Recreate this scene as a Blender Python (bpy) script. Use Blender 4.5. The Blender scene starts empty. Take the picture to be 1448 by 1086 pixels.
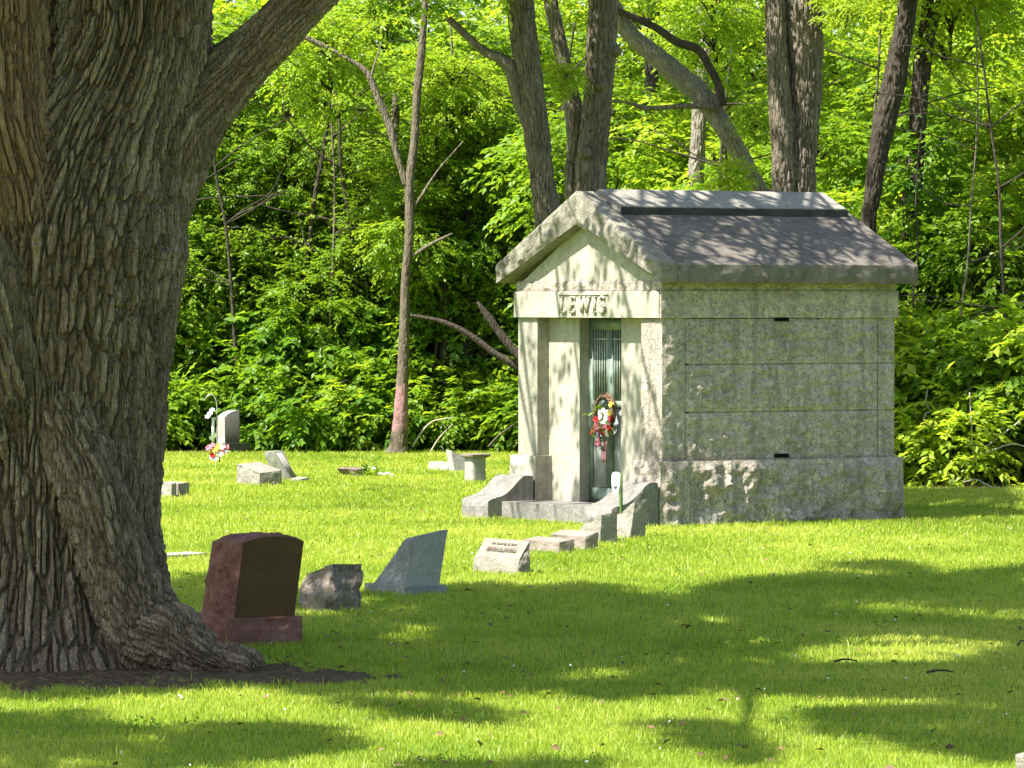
import bpy, math, numpy as np
from mathutils import Vector, Matrix
scene = bpy.context.scene
COL = scene.collection
# ------------------------------------------------------------------ camera, sky, sun, exposure
FPX, H, HZ = 7000.0, 2.4, 430.0
PITCH = math.atan((543.0 - HZ) / FPX)
cam = bpy.data.objects.new('camera', bpy.data.cameras.new('camera'))
COL.objects.link(cam)
cam.location = (0, 0, H)
cam.rotation_euler = (math.pi / 2 - PITCH, 0, 0)
cam.data.sensor_width = 36.0
cam.data.lens = 36.0 * FPX / 1448.0
cam.data.clip_end = 3000.0
scene.camera = cam
U = np.array([.846, .534, 0.]); U /= np.linalg.norm(U)
V = np.array([-U[1], U[0], 0.])
EL = math.radians(55.0)
hd = -U * 1.0 + V * 0.005
hd /= np.linalg.norm(hd)
SUN = np.array([hd[0] * math.cos(EL), hd[1] * math.cos(EL), math.sin(EL)])
world = bpy.data.worlds.new('World'); scene.world = world
world.use_nodes = True
wn = world.node_tree.nodes; wn.clear()
sky = wn.new('ShaderNodeTexSky'); sky.sky_type = 'NISHITA'; sky.sun_disc = False
sky.sun_elevation = EL; sky.sun_rotation = math.atan2(hd[0], hd[1])
sky.air_density = 1.0; sky.dust_density = 1.5
bg = wn.new('ShaderNodeBackground'); bg.inputs['Strength'].default_value = 0.082
wo = wn.new('ShaderNodeOutputWorld')
world.node_tree.links.new(sky.outputs[0], bg.inputs[0])
world.node_tree.links.new(bg.outputs[0], wo.inputs[0])
sl = bpy.data.lights.new('sun', 'SUN'); sl.energy = 5.0; sl.angle = math.radians(0.5); sl.color = (1.0, .95, .86)
so = bpy.data.objects.new('sun', sl); COL.objects.link(so)
so.rotation_euler = Vector(-SUN).to_track_quat('-Z', 'Y').to_euler()
so.location = (0, 0, 60)
vs = scene.view_settings
scene.display_settings.display_device = 'sRGB'
vs.view_transform = 'Standard'; vs.look = 'None'; vs.exposure = 1.7; vs.gamma = 1.0
scene.render.engine = 'CYCLES'
cy = scene.cycles
cy.max_bounces = 8; cy.diffuse_bounces = 4; cy.glossy_bounces = 2; cy.transmission_bounces = 6; cy.transparent_max_bounces = 8
cy.caustics_reflective = False; cy.caustics_refractive = False
cy.sample_clamp_indirect = 6.0
cy.use_denoising = True
try:
    cy.denoiser = 'OPENIMAGEDENOISE'
except Exception:
    pass

# ------------------------------------------------------------------ helpers: pixels, noise
cp, sp = math.cos(PITCH), math.sin(PITCH)
def at(px, py, d):
    a = (px - 724.0) / FPX; b = -(py - 543.0) / FPX
    y = cp + b * sp; z = -sp + b * cp
    return np.array([a / y * d, d, H + z / y * d])
def gnd(px, py):
    b = -(py - 543.0) / FPX
    d = H * (cp + b * sp) / (sp - b * cp)
    return at(px, py, d)
def to_px(p):
    p = np.asarray(p); y = p[..., 1]; z = p[..., 2] - H
    f = y * cp - z * sp; u = y * sp + z * cp
    return 724 + FPX * p[..., 0] / f, 543 - FPX * u / f
def _h(ix, iy, iz, seed):
    n = (ix.astype(np.int64) * 374761393 + iy.astype(np.int64) * 668265263 + iz.astype(np.int64) * 2147483647 + seed * 1274126177) & 0xffffffff
    n = ((n ^ (n >> 13)) * 1274126177) & 0xffffffff
    n = ((n ^ (n >> 16)) * 2246822519) & 0xffffffff
    return ((n ^ (n >> 15)) & 0xffffff) / float(0xffffff)
def vnoise(p, seed=0):
    p = np.asarray(p, float); i = np.floor(p).astype(np.int64); f = p - i
    f = f * f * (3 - 2 * f); r = 0
    for a in (0, 1):
        for b in (0, 1):
            for c in (0, 1):
                w = (f[:, 0] if a else 1 - f[:, 0]) * (f[:, 1] if b else 1 - f[:, 1]) * (f[:, 2] if c else 1 - f[:, 2])
                r = r + w * _h(i[:, 0] + a, i[:, 1] + b, i[:, 2] + c, seed)
    return r * 2 - 1
def fbm(p, oct=4, seed=0, gain=.5):
    p = np.asarray(p, float); s = 0; a = 1.0; t = 0
    for k in range(oct):
        s = s + a * vnoise(p * (2 ** k) + k * 17.3, seed + k); t += a; a *= gain
    return s / t
def worley(p, seed=0):
    i = np.floor(p).astype(np.int64); f1 = np.full(len(p), 9.); f2 = np.full(len(p), 9.)
    cid = np.zeros(len(p))
    for a in (-1, 0, 1):
        for b in (-1, 0, 1):
            for c in (-1, 0, 1):
                x, y, z = i[:, 0] + a, i[:, 1] + b, i[:, 2] + c
                q = np.stack([x + _h(x, y, z, seed), y + _h(x, y, z, seed + 1), z + _h(x, y, z, seed + 2)], 1)
                d = np.linalg.norm(q - p, axis=1)
                n1 = d < f1
                f2 = np.where(n1, f1, np.minimum(f2, d)); cid = np.where(n1, _h(x, y, z, seed + 3), cid); f1 = np.minimum(f1, d)
    return f1, f2, cid
def sstep(a, b, x):
    t = np.clip((x - a) / (b - a), 0, 1); return t * t * (3 - 2 * t)
def nrm(v):
    v = np.asarray(v, float); return v / np.maximum(np.linalg.norm(v, axis=-1, keepdims=True), 1e-9)
# ------------------------------------------------------------------ helpers: objects
def tag(o, label=None, cat=None, group=None, kind=None):
    if label: o['label'] = label
    if cat: o['category'] = cat
    if group: o['group'] = group
    if kind: o['kind'] = kind
    return o
def mesh_data(name, verts, faces, mat=None, smooth=False, sharp=None, attrs=None):
    me = bpy.data.meshes.new(name)
    verts = np.asarray(verts, np.float32)
    if not isinstance(faces, (list, tuple)) or (len(faces) and not isinstance(faces[0], np.ndarray)):
        g = {}
        for f in faces: g.setdefault(len(f), []).append(f)
        faces = [np.array(v) for v in g.values()]
    me.vertices.add(len(verts)); me.vertices.foreach_set('co', verts.ravel())
    faces = [np.asarray(f, np.int32) for f in faces if len(f)]
    loops = np.concatenate([f.ravel() for f in faces]); sizes = np.concatenate([np.full(len(f), f.shape[1], np.int32) for f in faces])
    me.loops.add(len(loops)); me.loops.foreach_set('vertex_index', loops)
    me.polygons.add(len(sizes))
    me.polygons.foreach_set('loop_start', np.concatenate([[0], np.cumsum(sizes)[:-1]]).astype(np.int32))
    me.polygons.foreach_set('loop_total', sizes)
    if smooth: me.polygons.foreach_set('use_smooth', np.ones(len(sizes), bool))
    for k, v in (attrs or {}).items():
        a = me.attributes.new(k, 'FLOAT', 'POINT'); a.data.foreach_set('value', np.asarray(v, np.float32))
    me.update(calc_edges=True)
    if sharp is not None: me.set_sharp_from_angle(angle=math.radians(sharp))
    if mat: me.materials.append(mat)
    return me
def link(name, me, parent=None):
    o = bpy.data.objects.new(name, me); COL.objects.link(o)
    if parent is not None: o.parent = parent
    return o
def mk(name, verts, faces, mat=None, parent=None, **k):
    return link(name, mesh_data(name, verts, faces, mat, **k), parent)
def thing(name, label, cat, loc=(0, 0, 0), rz=0.0, group=None, rot=None):
    o = bpy.data.objects.new(name, None); COL.objects.link(o)
    o.empty_display_size = .2
    o.location = loc; o.rotation_euler = rot or (0, 0, rz)
    return tag(o, label, cat, group)
class MB:
    def __init__(s): s.v = []; s.f = []; s.n = 0; s.a = []
    def add(s, v, f, a=None):
        v = np.asarray(v, float)
        f = f if isinstance(f, list) and len(f) and isinstance(f[0], np.ndarray) else None or _norm(f)
        s.v.append(v); s.f += [q + s.n for q in f]; s.n += len(v)
        s.a.append(np.zeros(len(v)) if a is None else a)
        return s
    def build(s, name, mat, parent=None, attr=None, **k):
        d = {}
        for q in s.f: d.setdefault(q.shape[1], []).append(q)
        if attr: k['attrs'] = {attr: np.concatenate(s.a)}
        return mk(name, np.concatenate(s.v), [np.concatenate(x) for x in d.values()], mat, parent, **k)
def _norm(f):
    if isinstance(f, np.ndarray): return [f]
    g = {}
    for q in f: g.setdefault(len(q), []).append(q)
    return [np.array(x) for x in g.values()]
def box(x0, x1, y0, y1, z0, z1):
    return [(x, y, z) for x in (x0, x1) for y in (y0, y1) for z in (z0, z1)]
def hexa(c, n=(1, 1, 1), amp=None, freq=6.0, seed=0, fall=.12, bulge=.5, edge=0.0, oct=4):
    """block from 8 corners c[x][y][z] with rough (displaced) faces; amp maps '-x'.. to metres"""
    c = np.asarray(c, float).reshape(2, 2, 2, 3); nx, ny, nz = n; amp = amp or {}
    idx = -np.ones((nx + 1, ny + 1, nz + 1), int); P = []
    for i in range(nx + 1):
        for j in range(ny + 1):
            for k in range(nz + 1):
                if i in (0, nx) or j in (0, ny) or k in (0, nz):
                    idx[i, j, k] = len(P); P.append((i / nx, j / ny, k / nz))
    P = np.array(P); u, v, w = P.T
    X = 0
    for a in (0, 1):
        for b in (0, 1):
            for d in (0, 1):
                X = X + ((u if a else 1 - u) * (v if b else 1 - v) * (w if d else 1 - w))[:, None] * c[a, b, d]
    F = []
    def grid(I):
        return np.stack([I[:-1, :-1].ravel(), I[1:, :-1].ravel(), I[1:, 1:].ravel(), I[:-1, 1:].ravel()], 1)
    F.append(grid(idx[0, :, :])[:, ::-1]); F.append(grid(idx[-1, :, :]))
    F.append(grid(idx[:, 0, :])); F.append(grid(idx[:, -1, :])[:, ::-1])
    F.append(grid(idx[:, :, 0])[:, ::-1]); F.append(grid(idx[:, :, -1]))
    cen = c.reshape(8, 3).mean(0)
    faces = {'-x': (0, 0), '+x': (0, 1), '-y': (1, 0), '+y': (1, 1), '-z': (2, 0), '+z': (2, 1)}
    size = np.array([np.linalg.norm(c[1] - c[0], axis=-1).mean(), np.linalg.norm(c[:, 1] - c[:, 0], axis=-1).mean(), np.linalg.norm(c[:, :, 1] - c[:, :, 0], axis=-1).mean()])
    D = np.zeros((len(P), 3)); cnt = np.zeros(len(P)); A = np.full(len(P), 9.)
    N = 1.15 * fbm(X * freq + seed * 7.7, oct, seed, .64); N2 = np.abs(fbm(X * freq * .45 + 3.1 + seed, 3, seed + 9))
    for nm, (ax, sd) in faces.items():
        m = np.abs(P[:, ax] - sd) < 1e-9
        f4 = np.take(c, sd, axis=ax).reshape(4, 3)
        nn = np.cross(f4[3] - f4[0], f4[2] - f4[1]); nn /= max(np.linalg.norm(nn), 1e-9)
        if np.dot(nn, f4.mean(0) - cen) < 0: nn = -nn
        a = amp.get(nm, 0.0)
        oth = [q for q in (0, 1, 2) if q != ax]
        e = np.min(np.stack([np.minimum(P[:, q], 1 - P[:, q]) * size[q] for q in oth], 1), 1)
        fo = sstep(0, fall, e) if fall > 0 else np.ones(len(P))
        d = a * ((N * 1.0 + bulge - N2 * 1.2) * fo) + edge * N * (a == 0)
        D[m] += nn * d[m][:, None]; cnt[m] += 1; A[m] = np.minimum(A[m], a if fall <= 0 else 9)
    if fall <= 0:
        k = cnt > 1
        D[k] = np.where((A[k] > 0)[:, None], D[k] / cnt[k][:, None], D[k] * .35)
    return X + D, [f for f in F]
def frame_path(P):
    T = nrm(np.gradient(P, axis=0)); n = np.zeros_like(T)
    r = np.array([0, -1., 0]) if abs(T[0][1]) < .9 else np.array([1., 0, 0])
    for i in range(len(P)):
        r = r - T[i] * np.dot(r, T[i]); r /= np.linalg.norm(r); n[i] = r
    return T, n, np.cross(T, n)
def resample(P, R, step):
    P = np.asarray(P, float); R = np.asarray(R, float)
    if len(P) > 2:
        Q = np.vstack([2 * P[0] - P[1], P, 2 * P[-1] - P[-2]]); q = []; rr = []
        for i in range(len(P) - 1):
            p0, p1, p2, p3 = Q[i:i + 4]
            for t in np.linspace(0, 1, 8, endpoint=False):
                q.append(.5 * (2 * p1 + (p2 - p0) * t + (2 * p0 - 5 * p1 + 4 * p2 - p3) * t * t + (3 * p1 - p0 - 3 * p2 + p3) * t ** 3))
                rr.append(R[i] * (1 - t) + R[i + 1] * t)
        P = np.array(q + [P[-1]]); R = np.array(rr + [R[-1]])
    s = np.concatenate([[0], np.cumsum(np.linalg.norm(np.diff(P, axis=0), axis=1))])
    n = max(2, int(s[-1] / step) + 1); t = np.linspace(0, s[-1], n)
    return np.stack([np.interp(t, s, P[:, k]) for k in range(3)], 1), np.interp(t, s, R), t
def tube(P, R, step=.1, seg=8, disp=None, taper_end=False):
    P, R, s = resample(P, R, step); T, n, b = frame_path(P)
    a = np.linspace(0, 2 * np.pi, seg, endpoint=False)
    nv = n[:, None, :] * np.cos(a)[None, :, None] + b[:, None, :] * np.sin(a)[None, :, None]
    rad = np.repeat(R[:, None], seg, 1)
    X = P[:, None, :] + nv * rad[:, :, None]
    if disp is not None:
        d = disp(X.reshape(-1, 3), nv.reshape(-1, 3), np.repeat(s, seg), np.tile(a, len(s)), rad.ravel())
        X = X + nv * d.reshape(len(s), seg)[:, :, None]
    I = np.arange(len(s) * seg).reshape(len(s), seg); J = np.roll(I, -1, 1)
    F = np.stack([I[:-1].ravel(), J[:-1].ravel(), J[1:].ravel(), I[1:].ravel()], 1)
    V_ = np.vstack([X.reshape(-1, 3), P[0], P[-1]]); k = len(V_)
    T0 = np.stack([J[0], I[0], np.full(seg, k - 2)], 1); T1 = np.stack([I[-1], J[-1], np.full(seg, k - 1)], 1)
    return V_, [F, T0, T1]
# ------------------------------------------------------------------ materials
class NT:
    def __init__(s, name):
        s.m = bpy.data.materials.new(name); s.m.use_nodes = True; s.t = s.m.node_tree; s.t.nodes.clear()
        s.out = s.n('ShaderNodeOutputMaterial')
    def n(s, ty, ins=None, **pr):
        x = s.t.nodes.new(ty)
        for k, v in pr.items(): setattr(x, k, v)
        for k, v in (ins or {}).items():
            if isinstance(v, bpy.types.NodeSocket): s.t.links.new(v, x.inputs[k])
            elif v is not None: x.inputs[k].default_value = v
        return x
    def ramp(s, fac, stops):
        r = s.n('ShaderNodeValToRGB', {0: fac}); e = r.color_ramp.elements
        while len(e) < len(stops): e.new(.5)
        for q, (p, c) in zip(e, stops): q.position = p; q.color = (*c, 1) if len(c) == 3 else c
        return r.outputs[0]
    def noise(s, vec, scale, detail=4, rough=.6, dist=0.0):
        return s.n('ShaderNodeTexNoise', {'Vector': vec, 'Scale': scale, 'Detail': detail, 'Roughness': rough, 'Distortion': dist}).outputs[0]
    def mix(s, f, a, b, mode='MIX'):
        x = s.n('ShaderNodeMix', data_type='RGBA', blend_type=mode)
        for k, v in ((0, f), (6, a), (7, b)):
            if isinstance(v, bpy.types.NodeSocket): s.t.links.new(v, x.inputs[k])
            else: x.inputs[k].default_value = v if k == 0 else (*v, 1)[:4]
        return x.outputs[2]
    def obj(s): return s.n('ShaderNodeTexCoord').outputs['Object']
    def mapped(s, scale, vec=None):
        return s.n('ShaderNodeMapping', {'Vector': vec or s.obj(), 'Scale': scale}).outputs[0]
    def bump(s, h, strength, dist=.02, normal=None):
        return s.n('ShaderNodeBump', {'Height': h, 'Strength': strength, 'Distance': dist, 'Normal': normal}).outputs[0]
    def finish(s, color, rough=.8, normal=None, spec=.3, **k):
        b = s.n('ShaderNodeBsdfPrincipled', {'Base Color': color if isinstance(color, bpy.types.NodeSocket) else (*color, 1), 'Roughness': rough, 'Specular IOR Level': spec, 'Normal': normal, **k})
        s.t.links.new(b.outputs[0], s.out.inputs[0]); return s.m
def stone_mat(name, a, b, c, speck=(.12, .12, .11), scale=1.0, rough=.85, bump=.5, speckamt=.35, streak=None, spec=.2):
    t = NT(name); o = t.obj()
    big = t.noise(o, 2.2 * scale, 6, .65); fine = t.noise(o, 52 * scale, 3, .75); mid = t.noise(o, 14 * scale, 5, .7, .6)
    col = t.ramp(big, [(.32, a), (.5, b), (.68, c)])
    col = t.mix(.45, col, t.ramp(mid, [(.3, tuple(x * .55 for x in a)), (.55, b), (.75, tuple(min(1, x * 1.15) for x in c))]))
    sp_ = t.ramp(fine, [(.36, (1, 1, 1)), (.47, (0, 0, 0))])
    m = t.n('ShaderNodeMath', {0: sp_, 1: speckamt}, operation='MULTIPLY').outputs[0]
    col = t.mix(m, col, speck)
    if streak:
        st = t.noise(t.mapped((7, 7, .55)), 1.0, 5, .7, .4)
        f = t.ramp(st, [(.48, (0, 0, 0)), (.66, (streak[1],) * 3)])
        col = t.mix(f, col, streak[0])
    nb = t.bump(mid, bump, .03, t.bump(fine, bump * .8, .006))
    return t.finish(col, rough, nb, spec)
M = {}
M['granite'] = stone_mat('pale_granite', (.24, .225, .175), (.33, .315, .25), (.40, .385, .32), (.13, .125, .10), 1.0, .85, .45, .4, ((.13, .13, .10), .5))
M['granite_rock'] = stone_mat('rock_faced_granite', (.31, .268, .22), (.535, .47, .385), (.71, .635, .545), (.125, .11, .098), 1.0, .9, 1.9, .85, ((.13, .13, .11), .45))
M['granite_smooth'] = stone_mat('dressed_granite', (.28, .26, .20), (.37, .348, .275), (.43, .41, .33), (.20, .19, .145), 1.0, .75, .2, .35, ((.20, .20, .15), .45))
M['roof_stone'] = stone_mat('weathered_roof_stone', (.085, .075, .061), (.145, .129, .106), (.21, .188, .155), (.045, .041, .034), 1.0, .9, .35, .4, ((.09, .09, .09), .4))
M['cap_stone'] = stone_mat('ridge_stone', (.18, .17, .145), (.27, .255, .22), (.34, .32, .28), (.11, .105, .09), 1.3, .9, .6, .45)
M['coping'] = stone_mat('stained_coping_stone', (.15, .138, .10), (.27, .255, .20), (.37, .35, .29), (.09, .085, .07), 1.6, .9, 1.0, .5, ((.10, .095, .08), .5))
M['weathered'] = stone_mat('dark_weathered_granite', (.12, .115, .105), (.205, .195, .175), (.29, .275, .245), (.08, .08, .075), 1.2, .9, .7, .5, ((.11, .11, .105), .6))
M['black_stone'] = stone_mat('near_black_stone', (.03, .029, .026), (.055, .053, .046), (.09, .086, .076), (.02, .02, .018), 1.5, .95, .6, .3)
M['red_rock'] = stone_mat('red_granite_rough', (.19, .078, .055), (.33, .15, .11), (.45, .235, .185), (.10, .043, .033), 2.0, .8, .8, .4)
M['red_polish'] = stone_mat('brown_granite_polished', (.085, .046, .014), (.105, .058, .018), (.13, .074, .024), (.04, .02, .007), 2.5, .3, .0, .5, spec=.14)
M['dark_rock'] = stone_mat('dark_rock_stone', (.22, .175, .135), (.36, .295, .235), (.48, .41, .34), (.11, .095, .075), 2.0, .85, .9, .3)
M['slate'] = stone_mat('blue_grey_slate', (.27, .27, .215), (.355, .355, .285), (.43, .425, .35), (.14, .16, .16), 2.0, .7, .25, .2)
M['slate_rock'] = stone_mat('blue_grey_rock', (.20, .20, .18), (.32, .32, .295), (.43, .43, .40), (.12, .12, .13), 2.0, .85, .9, .3)
M['marker'] = stone_mat('marker_stone', (.19, .172, .138), (.29, .268, .222), (.38, .355, .30), (.11, .10, .085), 2.2, .9, .9, .5)
M['marker_pink'] = stone_mat('pinkish_marker_stone', (.20, .165, .135), (.29, .245, .205), (.37, .32, .275), (.12, .10, .08), 2.2, .9, .9, .5)
M['grey_polish'] = stone_mat('grey_granite_polished', (.045, .045, .038), (.06, .058, .05), (.075, .072, .062), (.03, .03, .03), 3.0, .25, .0, .5, spec=.2)
M['pale_stone'] = stone_mat('pale_monument_stone', (.24, .225, .20), (.31, .295, .27), (.37, .355, .33), (.15, .14, .13), 2.0, .75, .2, .3)
M['brown_stone'] = stone_mat('brown_field_stone', (.12, .085, .065), (.19, .145, .12), (.26, .21, .18), (.06, .05, .04), 2.0, .9, .9, .3)
def bark_mat(name, a, b, c, vs=(26, 26, 5.0), bump=.8, paint=None, plates=False):
    t = NT(name); o = t.obj()
    w = t.noise(o, 5.0, 4, .6)
    wv = t.n('ShaderNodeVectorMath', {0: o, 1: t.n('ShaderNodeVectorMath', {0: t.n('ShaderNodeTexNoise', {'Vector': o, 'Scale': 6.0, 'Detail': 3.0}).outputs[1], 'Scale': .06}, operation='SCALE').outputs[0]}, operation='ADD').outputs[0]
    mv = t.n('ShaderNodeMapping', {'Vector': wv, 'Scale': vs}).outputs[0]
    vo = t.n('ShaderNodeTexVoronoi', {'Vector': mv, 'Scale': 1.0}, feature='F1')
    ve = t.n('ShaderNodeTexVoronoi', {'Vector': mv, 'Scale': 1.0}, feature='DISTANCE_TO_EDGE')
    plate = t.n('ShaderNodeSeparateColor', {0: vo.outputs['Color']}).outputs[0]
    if plates: plate = t.n('ShaderNodeAttribute', attribute_name='plate').outputs['Fac']
    col = t.ramp(plate, [(.05, a), (.5, b), (.95, c)])
    col = t.mix(.3 if plates else .5, col, t.ramp(w, [(.3, a), (.5, b), (.7, c)]))
    fib = t.noise(t.mapped((90, 90, 9)), 1.0, 3, .7)
    col = t.mix(.35, col, t.ramp(fib, [(.3, tuple(x * .5 for x in a)), (.7, tuple(min(1, x * 1.25) for x in c))]))
    if paint:
        z = t.n('ShaderNodeSeparateXYZ', {0: t.n('ShaderNodeNewGeometry').outputs['Position']}).outputs[2]
        zz = t.n('ShaderNodeMath', {0: z, 1: t.n('ShaderNodeMath', {0: w, 1: .5}, operation='MULTIPLY').outputs[0]}, operation='ADD').outputs[0]
        lo = t.ramp(t.n('ShaderNodeMapRange', {0: zz, 1: 0.0, 2: 2.0}).outputs[0], [(.30, (0, 0, 0)), (.36, (.85,) * 3), (.66, (.85,) * 3), (.72, (0, 0, 0))])
        col = t.mix(lo, col, paint)
    ed = t.ramp(ve.outputs[0], [(.0, (0, 0, 0)), (.22, (1, 1, 1))])
    nb = t.bump(ed, bump, .02, t.bump(fib, .5, .008))
    return t.finish(col, .92, nb, .15)
M['bark_big'] = bark_mat('old_tree_bark', (.072, .047, .029), (.17, .122, .08), (.345, .27, .19), (40, 40, 5), .8, None, True)
M['bark_warm'] = bark_mat('sunlit_tone_bark', (.12, .07, .038), (.22, .135, .08), (.30, .20, .125), (34, 34, 5), .7, None, True)  # dappled sun on the left limb put into the bark colour as warmth
M['bark_mid'] = bark_mat('grey_brown_bark', (.095, .075, .053), (.165, .138, .102), (.235, .20, .155), (24, 24, 2.2), .9)
M['bark_pale'] = bark_mat('pale_dry_bark', (.15, .125, .10), (.23, .20, .165), (.31, .28, .235), (30, 30, 4), .7)
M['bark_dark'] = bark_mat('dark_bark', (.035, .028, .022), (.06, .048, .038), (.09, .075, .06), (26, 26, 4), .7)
M['bark_paint'] = bark_mat('bark_with_faded_pink_paint', (.075, .058, .04), (.13, .105, .078), (.19, .16, .12), (40, 40, 6), .5, (.30, .165, .165))
def leaf_mat(name, dark, mid, light, trans=.5, tmul=1.5, th=(1.15, 1.0, .45)):
    t = NT(name)
    f = t.n('ShaderNodeAttribute', attribute_name='tint').outputs['Fac']
    r = t.n('ShaderNodeObjectInfo').outputs['Random']
    f2 = t.n('ShaderNodeMath', {0: f, 1: t.n('ShaderNodeMapRange', {0: r, 3: -.12, 4: .12}).outputs[0]}, operation='ADD', use_clamp=True).outputs[0]
    col = t.ramp(f2, [(.0, dark), (.5, mid), (1.0, light)])
    tc = t.mix(1.0, col, tuple(x * tmul for x in th), 'MULTIPLY')
    b = t.n('ShaderNodeBsdfPrincipled', {'Base Color': col, 'Roughness': .42, 'Specular IOR Level': .35})
    tr = t.n('ShaderNodeBsdfTranslucent', {0: tc})
    mx = t.n('ShaderNodeMixShader', {0: trans, 1: b.outputs[0], 2: tr.outputs[0]})
    t.t.links.new(mx.outputs[0], t.out.inputs[0]); return t.m
M['leaf'] = leaf_mat('green_leaves', (.066, .145, .012), (.14, .25, .019), (.25, .34, .03), .5, 1.85)
M['leaf_y'] = leaf_mat('young_yellow_green_leaves', (.13, .235, .014), (.245, .355, .026), (.385, .455, .05), .5, 1.8, (1.08, 1.0, .5))
M['leaf_d'] = leaf_mat('deep_green_leaves', (.048, .115, .012), (.10, .21, .018), (.18, .29, .026), .5, 1.8)
M['grass'] = leaf_mat('lawn_grass_blades', (.125, .22, .014), (.31, .385, .04), (.51, .51, .115), .45, 1.5, (1.03, 1.03, .55))
def simple(name, col, rough=.6, var=.25, scale=20, spec=.3, bump=.1, **k):
    t = NT(name); o = t.obj(); n = t.noise(o, scale, 4, .6)
    c = t.ramp(n, [(.3, tuple(x * (1 - var) for x in col)), (.7, tuple(min(1, x * (1 + var)) for x in col))])
    return t.finish(c, rough, t.bump(n, bump, .01) if bump else None, spec, **k)
# ------------------------------------------------------------------ ground, forest floor
def forest_edge(x):      # depth where the lawn ends
    return np.interp(x, [-12, -6, 0, 1.5, 3.0, 4.2, 5.0, 6.5, 12], [79.5, 79.5, 80, 79, 74, 66.8, 64.6, 64.0, 63.5])
t = NT('lawn_soil'); o = t.obj()
c1 = t.ramp(t.noise(o, .9, 5, .6), [(.3, (.10, .17, .018)), (.55, (.15, .22, .025)), (.75, (.20, .25, .04))])
c2 = t.mix(t.ramp(t.noise(o, 25, 4, .7), [(.45, (0, 0, 0)), (.7, (.5,) * 3)]), c1, (.075, .055, .03))
M['soil'] = t.finish(c2, .95, t.bump(t.noise(o, 40, 4), .4, .03), .1)
t = NT('leaf_litter'); o = t.obj()
M['litter'] = t.finish(t.ramp(t.noise(o, 18, 5, .7), [(.3, (.045, .032, .02)), (.5, (.105, .076, .046)), (.7, (.20, .15, .095))]), .95, t.bump(t.noise(o, 30, 4), .8, .05), .1)
def zg(x, y):
    return 0.0 * x
xs = np.concatenate([[-900, -300, -80], np.linspace(-24, 24, 97), [80, 300, 900]])
ys = np.concatenate([[-300, -60, -5], np.linspace(12, 120, 217), [180, 400, 1500]])
gx, gy = np.meshgrid(xs, ys, indexing='ij'); gp = np.stack([gx.ravel(), gy.ravel(), 0 * gx.ravel()], 1)
I = np.arange(gx.size).reshape(gx.shape)
F = np.stack([I[:-1, :-1].ravel(), I[1:, :-1].ravel(), I[1:, 1:].ravel(), I[:-1, 1:].ravel()], 1)
tag(mk('ground', gp, F, M['soil'], smooth=True), kind='structure')
fx = np.linspace(-26, 26, 105); fv = []
for x in fx:
    e = float(forest_edge(x)) + .35 * math.sin(x * 3.1) + .2 * math.sin(x * 7.7)
    fv += [(x, e, .004), (x, e + .6, .03), (x, e + 6, .05), (x, 140, .06)]
I = np.arange(len(fv)).reshape(len(fx), 4)
tag(mk('forest_floor', fv, np.stack([I[:-1, :-1].ravel(), I[1:, :-1].ravel(), I[1:, 1:].ravel(), I[:-1, 1:].ravel()], 1), M['litter'], smooth=True), kind='structure')
# bare soil under the big tree
R0 = np.random.default_rng(5)
def soil_in(x, y):      # bare soil around the foot of the old tree
    e = ((x + 3.0) / 1.62) ** 2 + ((y - 32.1) / 1.45) ** 2
    e2 = ((x + 1.40) / .66) ** 2 + ((y - 31.55) / .45) ** 2
    n = .4 * np.sin(x * 9 + y * 3) * np.sin(y * 4 - x * 5) + .35 * np.sin(x * 23 + 1.3 * np.sin(y * 11)) * np.sin(y * 13 + x * 7)
    return np.minimum(e, e2) + n
sx, sy = np.meshgrid(np.linspace(-5.2, -.3, 99), np.linspace(29.6, 34.2, 93), indexing='ij')
se = soil_in(sx, sy)
sz = np.where(se < 1.05, .006 + .03 * sstep(1.05, .5, se), -.02) + np.where(se < 1, 1, 0) * .022 * fbm(np.stack([sx.ravel() * 6, sy.ravel() * 6, 0 * sx.ravel()], 1), 4, 3).reshape(sx.shape)
I = np.arange(sx.size).reshape(sx.shape)
tag(mk('bare_soil', np.stack([sx.ravel(), sy.ravel(), sz.ravel()], 1), np.stack([I[:-1, :-1].ravel(), I[1:, :-1].ravel(), I[1:, 1:].ravel(), I[:-1, 1:].ravel()], 1), M['litter'], smooth=True), kind='structure')
# ------------------------------------------------------------------ lawn grass
def blades(pos, hgt, wid, rng, tint, lean=.55):
    n = len(pos); a = rng.uniform(0, 2 * np.pi, n); la = rng.uniform(0, 2 * np.pi, n)
    s = np.stack([np.cos(a), np.sin(a), 0 * a], 1); l = np.stack([np.cos(la), np.sin(la), 0 * a], 1)
    ln = np.abs(rng.normal(0, lean, n))[:, None]; h = hgt[:, None]; w = wid[:, None]
    up = np.array([0, 0, 1.])
    p1 = pos + up * h * .55 + l * h * ln * .3; p2 = pos + up * h + l * h * ln
    Vv = np.stack([pos - s * w * .5, pos + s * w * .5, p1 + s * w * .38, p1 - s * w * .38, p2], 1).reshape(-1, 3)
    b = np.arange(n)[:, None] * 5
    return Vv, [b + np.array([[0, 1, 2, 3]]), b + np.array([[3, 2, 4]])], np.repeat(tint, 5)
rng = np.random.default_rng(11)
NB = 620000
u_ = rng.random(NB * 2); d0, d1 = 23.5, 84.0
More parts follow.
